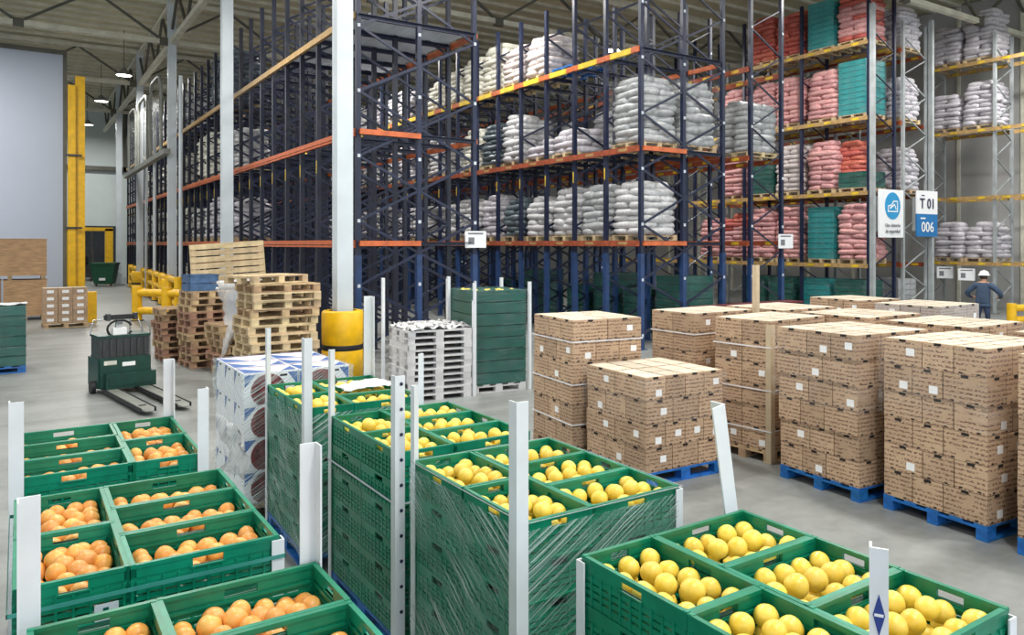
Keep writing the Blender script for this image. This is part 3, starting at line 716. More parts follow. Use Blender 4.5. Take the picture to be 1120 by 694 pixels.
crate_stack(1.98, 2.93, 0, 'y', 'second grapefruit stack from viewer', 'right', 22, lambda p: 'left' in p or 'front' in p)
crate_stack(1.97, 4.33, 0, 'y', 'third grapefruit stack from viewer', 'right', 23, lambda p: 'left' in p or 'front' in p)
crate_stack(1.89, 5.88, R(-1.5), 'y', 'farthest grapefruit stack', 'right', 24, lambda p: 'left' in p or 'front' in p)
for k, nm in (('y','yellow grapefruit'),('o','oranges')):
    o = link('lower_fruit', low_fruit[k].mesh('lower_fruit', 'fruit_yellow' if k == 'y' else 'fruit_orange'))
    tag(o, f'{nm} lying beneath the upper ones inside the green crates', 'fruit', kind='stuff')
# film around stacks
def film(label, x0, y0, lx, ly, z0, z1, rz, mt, sd):
    o = link('stretch_film', film_shell(lx+.022, ly+.022, z0, z1, sd).mesh('stretch_film', mt), None)
    c_ = Matrix.Rotation(rz,4,'Z') @ Vector((lx/2,ly/2,0)); o.location = (x0+c_.x,y0+c_.y,0); o.rotation_euler = (0,0,rz)
    tag(o, label, 'film')
film('clear stretch film around the second grapefruit stack', 1.98, 2.93, 1.0, 1.2, .12, 1.265, 0, 'film_streaky', 1)
film('clear stretch film around the farthest grapefruit stack', 1.89, 5.88, 1.0, 1.2, .12, 1.25, R(-1.5), 'film_streaky', 3)
film('thin stretch film low on the third grapefruit stack', 1.97, 4.33, 1.0, 1.2, .12, .95, 0, 'film_soft', 2)
film('thin stretch film on the nearest grapefruit stack', 1.97, 1.30, 1.0, 1.2, .12, 1.0, 0, 'film_soft', 6)
film('thin stretch film band on the second orange stack', -.02, 3.40, 1.0, 1.2, .2, 1.12, 0, 'film_soft', 4)
mat('teal_strap', (.05,.28,.24), .35, var=.1)
def strap(label, x0, y0, lx, ly, z, rz, mt='box_white', h=.012, th=.004, tilt=0):
    b = MB(); a, c_ = lx/2+th, ly/2+th
    b.box(-a,a,-c_,-c_+th,0,h).box(-a,a,c_-th,c_,0,h).box(-a,-a+th,-c_,c_,0,h).box(a-th,a,-c_,c_,0,h)
    o = link('packing_strap', b.mesh('packing_strap', mt)); c2 = Matrix.Rotation(rz,4,'Z') @ Vector((lx/2,ly/2,0))
    o.location = (x0+c2.x,y0+c2.y,z); o.rotation_euler = (tilt,0,rz); tag(o, label, 'strap', 'packing straps'); return o
strap('pale green strap around the second orange stack', -.035, 3.385, 1.03, 1.23, 1.205, 0, 'teal_strap', .016)
tag(link('label_card', MB().box(0,.085,-.004,0,0,.065).box(.03,.05,-.0045,-.004,.01,.05,1).mesh('label_card',['plate_pale','teal_green']), None, (.25,3.388,1.115)), 'small pale blue label card on front of second orange stack', 'label')
strap('upper pale strap around the third grapefruit stack', 1.955, 4.315, 1.03, 1.23, .98, 0, 'plate_pale')
# white corner boards (L profile)
def board(label, x, y, z0, z1, q, wl=.065, mt='white_board', holes=False, logo=False, rot=None):
    """q: direction of the inside of the L (sx, sy)"""
    sx, sy = q; t_ = .007
    b = MB(); h = z1-z0
    b.box(min(0,sx*wl),max(0,sx*wl),min(0,sy*t_),max(0,sy*t_),0,h); b.box(min(0,sx*t_),max(0,sx*t_),min(sy*t_,sy*wl),max(sy*t_,sy*wl),0,h)
    o = link('corner_board', b.mesh('corner_board', mt), None, (x,y,z0), rot or (0,0,0)); tag(o, label, 'corner board', 'white corner boards')
    if holes:
        hm = C.setdefault('bh', MB().lathe([(.001,.0),(.011,0),(.011,.003),(.001,.003)],14).mesh('hole','ink_navy'))
        for k in range(12):
            zq = h-.05-k*.155
            if zq > .05: link('hole', hm, o, (wl*.62,-.001,zq), (R(90),0,0))
    if logo:
        pts = [(0,-.001,-.06),(.016,-.001,0),(0,-.001,.06),(-.016,-.001,0)]
        lg = MB().add([(x_,y_,z_) for x_,y_,z_ in pts]+[(x_,y_-.001,z_) for x_,y_,z_ in pts], [(4,7,6,5),(0,1,5,4),(1,2,6,5),(2,3,7,6),(3,0,4,7)]).mesh('blue_mark','ink_blue')
        link('blue_mark', lg, o, (wl*.5,0,h-.19))
        lw = MB().box(-.012,.012,-.003,-.0021,-.004,.004).mesh('mark_bar','sign_white')
        link('mark_bar', lw, o, (wl*.5,0,h-.19))
    return o
E_ = .014
board('tall white corner board at left of farthest orange stack', -.03-E_, 5.0-E_-.08, 0, 1.74, (1,1), .07)
board('wide white corner board rising at left of nearest orange stack', .02-E_-.01, 3.04+E_+.08, 0, 1.72, (1,-1), .07)
board('white corner board behind farthest orange stack, on its right', .97+E_, 6.2+E_, 0, 1.73, (-1,-1), .07)
board('white corner board at front right of farthest orange stack', .97+E_+.01, 5.0-E_, 0, 1.70, (-1,1), .065)
board('short white corner board at front right of second orange stack', .98+E_, 3.40-E_, 0, 1.285, (-1,1), .055)
board('white corner board with rounded top behind nearest orange stack', 1.02+E_, 3.04+E_+.02, 0, 1.78, (-1,-1), .07)
board('tall white corner board at front left of farthest grapefruit stack', 1.90-E_-.02, 5.88-E_-.03, 0, 1.86, (1,1), .065)
board('white corner board at back left of third grapefruit stack', 1.97-E_, 5.53+E_, 0, 1.80, (1,-1), .05)
board('thin white corner board at back left of farthest grapefruit stack', 1.92-E_, 7.08+E_, 0, 1.82, (1,-1), .05)
board('tall white punched corner board at front left of third grapefruit stack', 1.95-E_-.01, 4.31-E_-.03, 0, 1.79, (1,1), .065, holes=True)
board('white corner board at back left of second grapefruit stack', 1.985-E_, 4.13+E_, 0, 1.75, (1,-1), .05)
board('wide white corner board at front corner of second grapefruit stack', 1.98-E_-.05, 2.93-E_-.01, 0, 1.87, (1,1), .066)
board('white corner board at back left of nearest grapefruit stack', 1.97-E_, 2.50+E_, 0, 1.28, (1,-1), .05)
board('leaning white board behind the nearest grapefruit stack', 3.30, 2.62, 0, 1.82, (-1,1), .09, rot=(R(0),R(-10),0))
board('white corner board with a blue diamond mark at bottom right', 2.045, 1.265, 0, 1.73, (1,1), .05, logo=True, rot=(0,0,R(-58)))
board('short white corner board at right of nearest grapefruit stack', 2.97+E_, 1.30-E_, 0, 1.27, (-1,1), .05)
board('short white corner board at right of second grapefruit stack', 2.98+E_, 2.93-E_, 0, 1.285, (-1,1), .05)
board('thin white corner board at front right of farthest grapefruit stack', 2.89+E_, 5.86-E_, 0, 1.66, (-1,1), .05)
board('white corner board at back right of farthest grapefruit stack', 2.92+E_, 7.05+E_, 0, 2.08, (-1,-1), .08)
# crumpled film sheet on the farthest grapefruit stack
def crumple(label, name, pts_fn, nu, nv, mt, sd, amp, cat='film'):
    rg = random.Random(sd); vv = []
    for j in range(nv+1):
        for i in range(nu+1):
            p = Vector(pts_fn(i/nu, j/nv)); vv.append(p+Vector((rg.uniform(-amp,amp),rg.uniform(-amp,amp),rg.uniform(-amp,amp))))
    fs = [(j*(nu+1)+i, j*(nu+1)+i+1, (j+1)*(nu+1)+i+1, (j+1)*(nu+1)+i) for j in range(nv) for i in range(nu)]
    o = link(name, MB().add(vv, fs, 0, True).mesh(name, mt)); tag(o, label, cat); 
    m_ = o.modifiers.new('thick','SOLIDIFY'); m_.thickness = .003
    return o
mat('film_white', (.78,.80,.82), .3, var=.08, scale=12, bump=.3)
crumple('crumpled white film sheet lying on the farthest grapefruit stack', 'film_sheet', lambda u,v: (2.40+.48*u, 6.34+.26*v, 1.318+.05*abs(math.sin(3*u)*math.sin(3*v))), 12, 7, 'film_white', 3, .014)
strap('thin film strand over right rim of second grapefruit stack', 1.97, 2.92, 1.02, 1.22, 1.296, 0, 'film_cloudy', .004, .002)

# ================================================================== CARTON STACKS
def carton_mesh(dx, dy, dz, style):
    key = ('carton', dx, dy, dz, style)
    if key in C: return C[key]
    b = MB(); a, c_ = dx/2-.005, dy/2-.005; z1 = dz-.004; e = .006
    b.box(-a,a,-c_,c_,0,z1,0)
    # dark vent notches on top edges and faces
    for sx in (-1,1):
        b.box(sx*a-.0025, sx*a+.0025, -.034,.034, z1-.022, z1+.0015, 2)
        b.box(sx*a-.0025, sx*a+.0025, -c_*.62,-c_*.62+.03, .012,.026, 2); b.box(sx*a-.0025, sx*a+.0025, c_*.5,c_*.5+.03, .012,.026, 2)
    for sy in (-1,1):
        b.box(-.036,.036, sy*c_-.0025, sy*c_+.0025, z1-.022, z1+.0015, 2)
        b.box(-a*.6,-a*.6+.03, sy*c_-.0025, sy*c_+.0025, .012,.026, 2); b.box(a*.45,a*.45+.03, sy*c_-.0025, sy*c_+.0025, .012,.026, 2)
    # raised lid flaps on top
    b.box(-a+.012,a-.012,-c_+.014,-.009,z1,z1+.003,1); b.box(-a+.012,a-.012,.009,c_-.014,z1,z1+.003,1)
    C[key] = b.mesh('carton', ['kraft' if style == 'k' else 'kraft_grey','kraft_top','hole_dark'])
    return C[key]
STK = MB().box(-.042,.042,-.0015,.0015,-.036,.036).mesh('label_sticker','sticker_white')
carton_n = 0
def carton_stack(x0, y0, rz, rowsA, rowsB, layers, phrase, pallet, seed, vis_from=0, ph=.256, style='k', pdim=None, lean=0, offx=0):
    """corner (-X,-Y) at x0,y0; rows: list of (dy, [dx...]); layers counted from the floor; layers below vis_from joined as stuff"""
    global carton_n
    Mx = Matrix.Translation((x0,y0,0)) @ Matrix.Rotation(rz,4,'Z'); rg = random.Random(seed)
    LX = sum(rowsA[0][1]); LY = sum(r[0] for r in rowsA)
    part_pallet('pallet', f'pallet under the {phrase}', 'pallet', tuple(Mx @ Vector((LX/2,LY/2,0))), (0,0,rz+(math.pi/2 if LY > LX else 0)), pallet, 'pallets under carton stacks', max(LX,LY), min(LX,LY), 5)
    hidden = MB()
    for j in range(layers):
        rows = rowsA if j % 2 == 0 else rowsB
        y = 0; lx_off = rg.uniform(-.006,.006)+lean*j; ly_off = rg.uniform(-.006,.006)
        for ri, (dy, xs) in enumerate(rows):
            x = 0
            for ci, dx in enumerate(xs):
                p = Mx @ Vector((x+dx/2+lx_off, y+dy/2+ly_off, .1445+j*ph))
                outer = ri == 0 or ci == 0 or j == layers-1
                if outer and j >= vis_from:
                    fromtop = layers-1-j
                    lab = f"brown fruit carton, {LY6[fromtop] if fromtop < layers-1 else 'bottom'} layer, {'front middle back'.split()[ri]} row, {ORD[ci]} from left, {phrase}"
                    o = link('carton', carton_mesh(round(dx,3), round(dy,3), ph, style), None, p, (0,0,rz+rg.uniform(-.006,.006)))
                    tag(o, lab, 'carton', f'cartons of the {phrase}'); carton_n += 1
                    if ci == 0 and rg.random() < .38: link('label_sticker', STK, o, (-dx/2+.0045, -dy*.2, ph*rg.choice((.3,.55))), (0,0,R(90)))
                    if ri == 0 and rg.random() < .38: link('label_sticker', STK, o, (dx*.15, -dy/2+.0045, ph*rg.choice((.3,.5))))
                else:
                    hidden.merge(MB().box(-dx/2+.006,dx/2-.006,-dy/2+.006,dy/2-.006,0,ph-.004), Matrix.Translation(p) @ Matrix.Rotation(rz,4,'Z'))
                x += dx
            y += dy
    if hidden.v:
        o = link('inner_cartons', hidden.mesh('inner_cartons','kraft')); tag(o, f'cartons packed inside and low in the {phrase}', 'carton', kind='stuff')
A12 = [(.4,[.3]*4),(.3,[.4]*3),(.3,[.4]*3)]; B12 = [(.3,[.4]*3),(.3,[.4]*3),(.4,[.3]*4)]
A08 = [(.4,[.3]*4),(.4,[.3]*4)]; B08 = [(.4,[.4]*3),(.4,[.4]*3)]
A11 = [(.36,[.375]*3),(.36,[.375]*3),(.36,[.375]*3)]; B11 = [(.54,[.281]*4),(.54,[.281]*4)]
A10 = [(.4,[.333]*3),(.3,[.5]*2),(.3,[.5]*2)]; B10 = [(.3,[.5]*2),(.3,[.5]*2),(.4,[.333]*3)]
carton_stack(7.05, 3.27, R(-5), A12, B12, 6, 'rightmost full stack on blue pallet', 'pallet_blue', 31)
carton_stack(7.06, 4.47, R(-4), A12, B12, 6, 'leaning stack on second blue pallet', 'pallet_blue', 32, lean=-.012)
carton_stack(7.43, 5.83, R(5), A08, B08, 6, 'stack with beige corner post', 'pallet_wood', 33)
carton_stack(7.42, 7.02, 0, A08, B08, 6, 'stack behind the low stack', 'pallet_wood', 34, vis_from=2)
carton_stack(5.60, 5.99, R(-3), A11, B11, 4, 'low stack on blue pallet', 'pallet_blue', 35)
carton_stack(5.55, 7.21, R(-7), A10, B10, 6, 'strapped stack farthest left', 'pallet_wood', 36)
carton_stack(11.35, 7.20, R(-7), A10, B10, 6, 'far stack behind the row', 'pallet_wood', 37, vis_from=5)
carton_stack(11.2, 5.82, R(2), A12, B12, 6, 'far stack near the worker', 'pallet_wood', 38, vis_from=5, style='g')
carton_stack(8.72, 2.80, 0, A12, B12, 6, 'back row stack at right edge', 'pallet_wood', 39, vis_from=4)
carton_stack(7.0, 2.02, R(-1), A12, B12, 6, 'stack cut off at right edge', 'pallet_blue', 40)
for k, y in enumerate((4.2, 5.45, 6.7)):
    carton_stack(8.72 if k == 0 else 8.80, y, 0, A12, B12, 6, f'back row stack, {ORD[k]} from right', 'pallet_wood', 41+k, vis_from=5)
# straps, film and posts on the carton stacks
for z, l in ((1.41,'top'),(.90,'middle'),(.42,'low')):
    strap(f'{l} white strap around the strapped stack farthest left', 5.54, 7.20, 1.02, 1.02, z, R(-7), 'box_white', .014)
    strap(f'{l} white strap around the stack with beige corner post', 7.42, 5.82, 1.22, .82, z-.05, R(5), 'box_white', .014)
strap('upper white strap around the stack behind the low stack', 7.41, 7.01, 1.22, .82, 1.40, 0, 'box_white', .014)
board('beige corner post on the front of the strapped carton stack', 7.43-.012, 5.83-.012, 0, 1.64, (1,1), .075, 'beige_board')
board('beige corner post standing up behind the carton tops', 8.55, 6.95, 0, 2.3, (1,1), .07, 'beige_board')
film('clear film around upper cartons of the leaning stack', 6.99, 4.45, 1.24, 1.04, .90, 1.66, R(-4), 'film_soft', 11)
film('clear film around upper cartons of the rightmost full stack', 7.03, 3.25, 1.24, 1.04, .95, 1.66, R(-5), 'film_soft', 12)
film('clear film around upper half of the low stack', 5.58, 5.97, 1.16, 1.12, .66, 1.15, R(-3), 'film_soft', 13)

# ================================================================== WHITE APPLE BOXES
def apple_box_mesh():
    b = MB(); a, c_, h = .255, .195, .305
    b.box(-a,a,-c_,c_,0,h,0)
    def disc(cx_, cz, rx, rz_, nrm, off, mi):
        vv = []; n = 20
        for k in range(n):
            an = 2*math.pi*k/n; u = cx_+rx*math.cos(an); w_ = max(.004,min(h-.004,cz+rz_*math.sin(an)))
            vv.append((u,-off,w_) if nrm == 'y' else (-off,-u,w_))
        b.add(vv, [tuple(range(n))], mi)
    disc(-.03,.13,.165,.16,'y',c_+.002,1)
    b.add([(-a+.004,-c_-.0015,.17),(-a+.11,-c_-.0015,.29),(-a+.004,-c_-.0015,.29)], [(0,1,2)], 2)
    b.add([(a-.10,-c_-.0015,.29),(a-.004,-c_-.0015,.16),(a-.004,-c_-.0015,.29)], [(0,1,2)], 2)
    b.add([(-a-.0015,c_-.004,.15),(-a-.0015,c_-.11,.29),(-a-.0015,c_-.004,.29)], [(0,1,2)], 2)
    b.box(.08,.15,-c_-.002,-c_,.255,.275,3); b.box(-a-.002,-a,-.03,.04,.262,.28,3)
    # lid print
    b.add([(-a+.01,-c_+.02,h+.001),(.0,-c_+.02,h+.001),(-a+.01,c_-.05,h+.001)], [(0,1,2)], 2)
    b.add([(a-.16,-c_+.02,h+.001),(a-.01,-c_+.02,h+.001),(a-.01,.05,h+.001)], [(0,1,2)], 2)
    b.box(-a+.01,a-.01,c_-.05,c_-.03,h,h+.0012,4); b.box(-a+.01,a-.01,c_-.02,c_-.008,h,h+.0012,2)
    return b.mesh('apple_box', ['box_white','apple_red','box_blue','hole_dark','box_rose'])
ABM = apple_box_mesh()
part_pallet('pallet', 'pallet under the white apple boxes', 'pallet', (2.29,7.92,0), (0,0,R(90)), 'pallet_wood', None, 1.2, 1.04)
for j in range(4):
    for r_ in range(3):
        for q in range(2):
            if j < 3 and r_ > 0 and q > 0: continue
            o = link('apple_box', ABM, None, (1.77+.26+q*.52, 7.33+.2+r_*.395, .145+j*.308))
            tag(o, f"white apple box, {['bottom','second','third','top'][j]} layer, {['front','middle','back'][r_]} {['left','right'][q]}, beside wooden pallets", 'box', 'white apple boxes')
film('cloudy film hanging on the white apple boxes', 1.76, 7.32, 1.06, 1.2, .1, 1.40, 0, 'film_cloudy', 21) if False else film('clear film around the white apple boxes', 1.76, 7.32, 1.06, 1.2, .1, 1.38, 0, 'film_streaky', 21)
crumple('torn white film flap hanging from the apple boxes', 'film_flap', lambda u,v: (1.55+.20*v+.05*math.sin(5*u), 7.28-.12*u, .55+.5*u-.15*v), 7, 5, 'film_cloudy', 8, .03)

# ================================================================== PLASTIC AND WRAPPED PALLETS BEHIND
def plastic_pallet_mesh():
    b = MB(); lx, ly = 1.15, .95
    b.box(-lx/2,lx/2,-ly/2,ly/2,.075,.105)
    for x in (-lx/2+.07,0,lx/2-.07):
        for y in (-ly/2+.07,0,ly/2-.07): b.box(x-.07,x+.07,y-.07,y+.07,0,.075)
    b.box(-lx/2,-lx/2+.02,-ly/2,ly/2,.0,.075)
    return b.mesh('plastic_pallet','plastic_white')
ppm = plastic_pallet_mesh(); rg = random.Random(4)
for k in range(11):
    o = link('plastic_pallet', ppm, None, (5.95+rg.uniform(-.01,.01), 11.75+rg.uniform(-.01,.01), k*.1055), (0,0,R(-6)+rg.uniform(-.01,.01)))
    tag(o, f"white plastic pallet, {(['bottom']+ORD[1:10]+['topmost'])[k]} in the stack beside the dark green load", 'pallet', 'stacked white plastic pallets')
crumple('crumpled pale packing scraps on the white plastic pallets', 'packing_scraps', lambda u,v: (5.40+1.1*u, 11.3+.9*v, 1.20), 26, 22, 'plastic_white', 9, .05, 'packaging')
wrapped_crates('crate_pallet', 'tall dark green film-wrapped crate load with yellow fruit on top', (7.12,11.78,0), R(-7), 1.05, 1.05, 8, .205, 'teal_green', cols=(2,2))
o = None
rg = random.Random(14)
for k in range(26):
    an = R(-7); x = rg.uniform(-.45,.45); y = rg.uniform(-.45,.3)
    o = link('grapefruit', FM['y'][k % 3], None, (7.12+x*math.cos(an)-y*math.sin(an), 11.78+x*math.sin(an)+y*math.cos(an), 1.72+rg.uniform(0,.04)))
    tag(o, 'yellow fruit on top of the tall dark green wrapped load', 'fruit', 'fruit on the dark green load')
for (x, y, z1, l) in ((6.56,11.28,1.92,'front left'),(7.62,11.15,1.92,'front right'),(6.62,12.36,1.95,'back left'),(7.72,12.25,1.95,'back right')):
    board(f'thin white corner board at {l} of dark green load', x, y, 0, z1, (1,1), .05)
for (x, y, z1, l) in ((5.32,12.32,2.0,'back left'),(6.55,12.2,2.0,'back right'),(6.50,11.2,1.62,'front right')):
    board(f'thin white corner board at {l} of white plastic pallets', x, y, 0, z1, (1,1), .05)
# ------------------------------------------------------------------ wooden pallet stacks
def pallet_stack(n, x, y, rz, mts, phrase, seed, jit=.03, lx=1.2, ly=.8, z0=0, deck=5, slope=(0,0)):
    rg = random.Random(seed)
    for k in range(n):
        part_pallet('wooden_pallet', f"worn wooden pallet, {ORD[k] if k < 20 else 'upper'} from floor in the {phrase}", 'pallet', (x+rg.uniform(-jit,jit)+slope[0]*k, y+rg.uniform(-jit,jit)+slope[1]*k, z0+k*.1455), (0,0,rz+rg.uniform(-.05,.05)), rg.choice(mts), f'pallets of the {phrase}', lx, ly, deck)
pallet_stack(13, 3.90, 13.8, R(2), ['pallet_pale','pallet_wood','pallet_pale'], 'tall stack by the yellow column guard', 51, .05, 1.2, 1.0)
pallet_stack(7, 3.78, 15.85, R(10), ['pallet_red','pallet_wood'], 'reddish stack under the hanging film', 52, .05, 1.0, .8, slope=(-.01,0))
pallet_stack(11, 3.32, 17.2, R(8), ['pallet_wood','pallet_red'], 'stack below the blue crate', 53, .04, .8, .8)
pallet_stack(8, 2.98, 18.5, R(5), ['pallet_wood','pallet_red'], 'low stack beside the yellow barrier', 54, .05, .8, .8)
pallet_stack(12, 4.35, 18.5, R(8), ['pallet_wood','pallet_pale'], 'stack carrying the tilted pallet', 55, .04, 1.2, .8)
part_pallet('wooden_pallet', 'wooden pallet standing tilted on edge atop the pallet stacks', 'pallet', (4.05,18.2,2.17), (R(80),R(-4),R(-14)), 'pallet_pale', None, 1.6, .86, 6)
def open_crate(label, loc, rz, mt, dims):
    t = thing('plastic_crate', label, 'crate', loc, rz); dx, dy, dz = dims
    link('base', MB().box(-dx/2,dx/2,-dy/2,dy/2,0,.02).mesh('base', mt), t)
    for nm, (x0,x1,y0,y1) in (('wall',(-dx/2,dx/2,-dy/2,-dy/2+.02)),('wall',(-dx/2,dx/2,dy/2-.02,dy/2)),('wall',(-dx/2,-dx/2+.02,-dy/2,dy/2)),('wall',(dx/2-.02,dx/2,-dy/2,dy/2))):
        link(nm, MB().box(x0,x1,y0,y1,.02,dz*.42).box(x0,x1,y0,y1,dz*.5,dz).box(x0-.01,x1+.01,y0-.01,y1+.01,dz-.03,dz).mesh('wall', mt), t)
mat('crate_blue', (.06,.13,.26), .45, var=.2, scale=8)
open_crate('blue grey plastic crate on top of wooden pallets by barrier', (3.25,17.2,1.60), R(8), 'crate_blue', (.6,.5,.34))
for k in range(3): open_crate(f"blue plastic crate, {['lowest','middle','upper'][k]} in the gap between the wooden pallet stacks", (4.05,16.75,.745+k*.27), R(10), 'crate_blue', (.6,.4,.265))
pallet_stack(5, 4.05, 16.75, R(10), ['pallet_wood'], 'short stack under the blue crates', 57, .02, 1.0, .8)
crumple('translucent white film draped down the wooden pallet stacks', 'film_drape', lambda u,v: (3.22+.42*u*(1-.4*v)+.10*math.sin(4*v)+ .12*v, 15.38+.10*math.sin(3*u+5*v), 1.74+.04*u-1.42*v*(1-.18*u)), 8, 14, 'film_cloudy', 12, .03)
crumple('bunched pale film lying over the pallet stack tops', 'film_bundle', lambda u,v: (3.2+.95*u, 15.3-.9*u+.10*math.cos(6.28*v), 1.78+.16*u+.10*math.sin(6.28*v)), 10, 6, 'film_cloudy', 17, .03)
crumple('white paper sheet on top of the tall wooden pallet stack', 'paper_sheet', lambda u,v: (3.6+.7*u, 13.9+.45*v, 1.95+.07*math.sin(3*u)), 6, 4, 'film_white', 13, .02, 'paper')
part_pallet('wooden_pallet', 'loose wooden pallet lying skewed on the tall stack', 'pallet', (3.75,13.85,1.895), (0,0,R(24)), 'pallet_pale', None, 1.2, .8, 7)
# column protector
def protector(label, x, y, r=.36, h=1.15):
    t = thing('column_protector', label, 'protector', (x,y,0))
    bd = link('body', MB().lathe([(r*.72,0),(r,0),(r,h*.40),(r*.97,h*.42),(r*.97,h*.50),(r,h*.52),(r,h-.03),(r-.03,h),(.27,h)],24).mesh('body','safety_yellow'), t)
    link('black_band', MB().lathe([(r*.975,h*.42),(r*.99,h*.43),(r*.99,h*.49),(r*.975,h*.50)],24).mesh('black_band','black_rubber'), bd)
protector('round yellow column protector with black band', 5.3, 14.2, .40, 1.30)
protector('round yellow column protector at the second white column', 5.3, 24.0)
protector('round yellow column protector far beside barriers', 5.3, 33.8, .42)
protector('round yellow column protector at the slim far column', 5.3, 43.6, .42)
# ================================================================== YELLOW BARRIERS, LEFT SIDE
def barrier(label, p0, p1, h=1.1, rails=(.35,.85), r=.11, posts=2):
    t = thing('safety_barrier', label, 'barrier', (p0[0],p0[1],0)); v = Vector((p1[0]-p0[0],p1[1]-p0[1],0))
    pm = C.setdefault(('bp',r,h), MB().tube([(0,0,0),(0,0,h)],r,12).mesh('post','safety_yellow'))
    for k in range(posts):
        q = v*k/(posts-1); po = link('post', pm, t, q)
        link('foot', C.setdefault('bfoot', MB().box(-.2,.2,-.2,.2,0,.03).mesh('foot','dark_metal')), po)
    for z in rails: link('rail', MB().tube([(0,0,z),(v.x,v.y,z)],r*.8,10).mesh('rail','safety_yellow'), t)
barrier('yellow safety barrier of two rails beside the pallet truck', (3.35,28.3), (4.9,26.4), 1.15, (.35,.95), .16, 3)
barrier('long yellow safety barrier receding toward the waste container', (5.0,30.5), (5.6,50), 1.35, (.3,.75,1.2), .15, 9)
barrier('yellow guard rail at right edge behind the worker', (22.9,10.0), (25.6,9.0), .95, (.5,.82), .12, 3)
t = thing('bollard', 'short yellow bollard right of the brown carton pile', 'bollard', (1.98,28.7,0))
link('post', MB().box(-.2,.2,-.18,.18,0,1.0).mesh('post','safety_yellow'), t); link('sloped_foot', MB().add([(-.45,-.18,0),(-.2,-.18,0),(-.2,-.18,.8),(-.45,.18,0),(-.2,.18,0),(-.2,.18,.8)],[(0,1,2),(3,5,4),(0,2,5,3),(0,3,4,1)]).mesh('sloped_foot','safety_yellow'), t)
t = thing('door_guard', 'tall yellow steel guard post at the panel wall corner', 'guard post', (1.72,36.3,0))
link('front_face', MB().box(0,.27,-.1,.25,0,9.15).mesh('front_face','safety_yellow'), t); link('side_face', MB().box(.27,.62,.0,.35,0,9.55).mesh('side_face','safety_yellow'), t)
for z in (3.2,6.2): link('clamp', MB().box(-.1,.5,-.16,-.1,z,z+.08).mesh('clamp','dark_metal'), t)
t = thing('portal_frame', 'yellow portal frame around the far doorway', 'portal', (2.6,55.5,0))
link('post', MB().box(2.1,2.55,-.2,.2,0,3.55).mesh('post','safety_yellow'), t); link('post', MB().box(-.3,.1,-.2,.2,0,3.55).mesh('post','safety_yellow'), t); link('lintel', MB().box(-.3,2.55,-.2,.2,3.4,3.62).mesh('lintel','safety_yellow'), t)
# plywood crates
def ply_box(label, loc, dims, rz=0):
    t = thing('plywood_crate', label, 'crate', loc, rz); dx, dy, dz = dims
    link('front_panel', MB().box(0,dx,-.02,0,.14,dz).mesh('front_panel','plywood'), t); link('side_panel', MB().box(dx-.02,dx,0,dy,.14,dz).mesh('side_panel','plywood'), t)
    link('side_panel', MB().box(0,.02,0,dy,.14,dz).mesh('side_panel','plywood'), t); link('back_panel', MB().box(0,dx,dy-.02,dy,.14,dz).mesh('back_panel','plywood'), t)
    link('lid', MB().box(-.02,dx+.02,-.04,dy+.02,dz,dz+.03).mesh('lid','plywood'), t)
    for x in (.1, dx/2, dx-.1): link('skid', MB().box(x-.06,x+.06,0,dy,0,.14).mesh('skid','pallet_wood'), t)
    for x in (0, dx-.1): link('batten', MB().box(x,x+.1,-.045,-.02,.14,dz).mesh('batten','plywood'), t)
ply_box('large plywood crate stacked on top, at left edge', (-1.3,30.55,1.37), (2.12,1.2,1.36))
ply_box('lower plywood crate standing on the floor at left', (-.42,30.55,0), (1.24,1.2,1.33))
ply_box('plywood crate cut off at the left edge, lower row', (-1.9,30.7,0), (1.4,1.1,1.33))
part_pallet('pallet', 'pallet under the pile of small brown cartons', 'pallet', (1.22,27.6,0), (0,0,R(3)), 'pallet_wood', None, 1.2, .9)
scm = MB().box(-.195,.195,-.28,.28,0,.215,0,1).box(-.09,.09,-.284,-.28,.06,.15,2).mesh('small_carton',['kraft','kraft_top','sticker_white'])
for j in range(5):
    for q in range(3):
        for r_ in range(1 if j < 4 else 1):
            o = link('small_carton', scm, None, (.82+q*.40, 27.45, .145+j*.217), (0,0,R(1)))
            tag(o, f"small brown carton with pale label, {ORD[j]} layer from floor, {['left','middle','right'][q]} of pile", 'carton', 'small cartons by the plywood crates')
wrapped_crates('crate_pallet', 'teal film-wrapped crate load at left edge of the floor', (-.42,18.75,0), 0, 1.1, 1.1, 6, .2, 'teal_green', wood='pallet_blue')
crumple('shiny white film on top of the left teal load', 'film_sheet', lambda u,v: (-.75+.9*u, 18.4+.5*v, 1.37), 8, 5, 'film_white', 31, .02)
# waste container
t = thing('waste_container', 'dark green wheeled waste container before the far doorway', 'container', (4.45,52.6,0), R(-20))
link('body', MB().add([(-.5,-.4,.12),(.5,-.4,.12),(.5,.4,.12),(-.5,.4,.12),(-.68,-.52,1.3),(.68,-.52,1.3),(.68,.52,1.3),(-.68,.52,1.3)],[(3,2,1,0),(4,5,6,7),(0,1,5,4),(1,2,6,5),(2,3,7,6),(3,0,4,7)]).mesh('body','bin_green'), t)
link('lid', MB().box(-.72,.72,-.56,.56,1.3,1.42).mesh('lid','bin_green'), t)
for x in (-.4,.4): link('wheel', MB().tube([(x,-.35,.1),(x+.06,-.35,.1)],.1,12).mesh('wheel','black_rubber'), t)
link('label_plate', MB().box(-.2,.15,-.49,-.455,.35,.5).mesh('label_plate','sticker_white'), t)
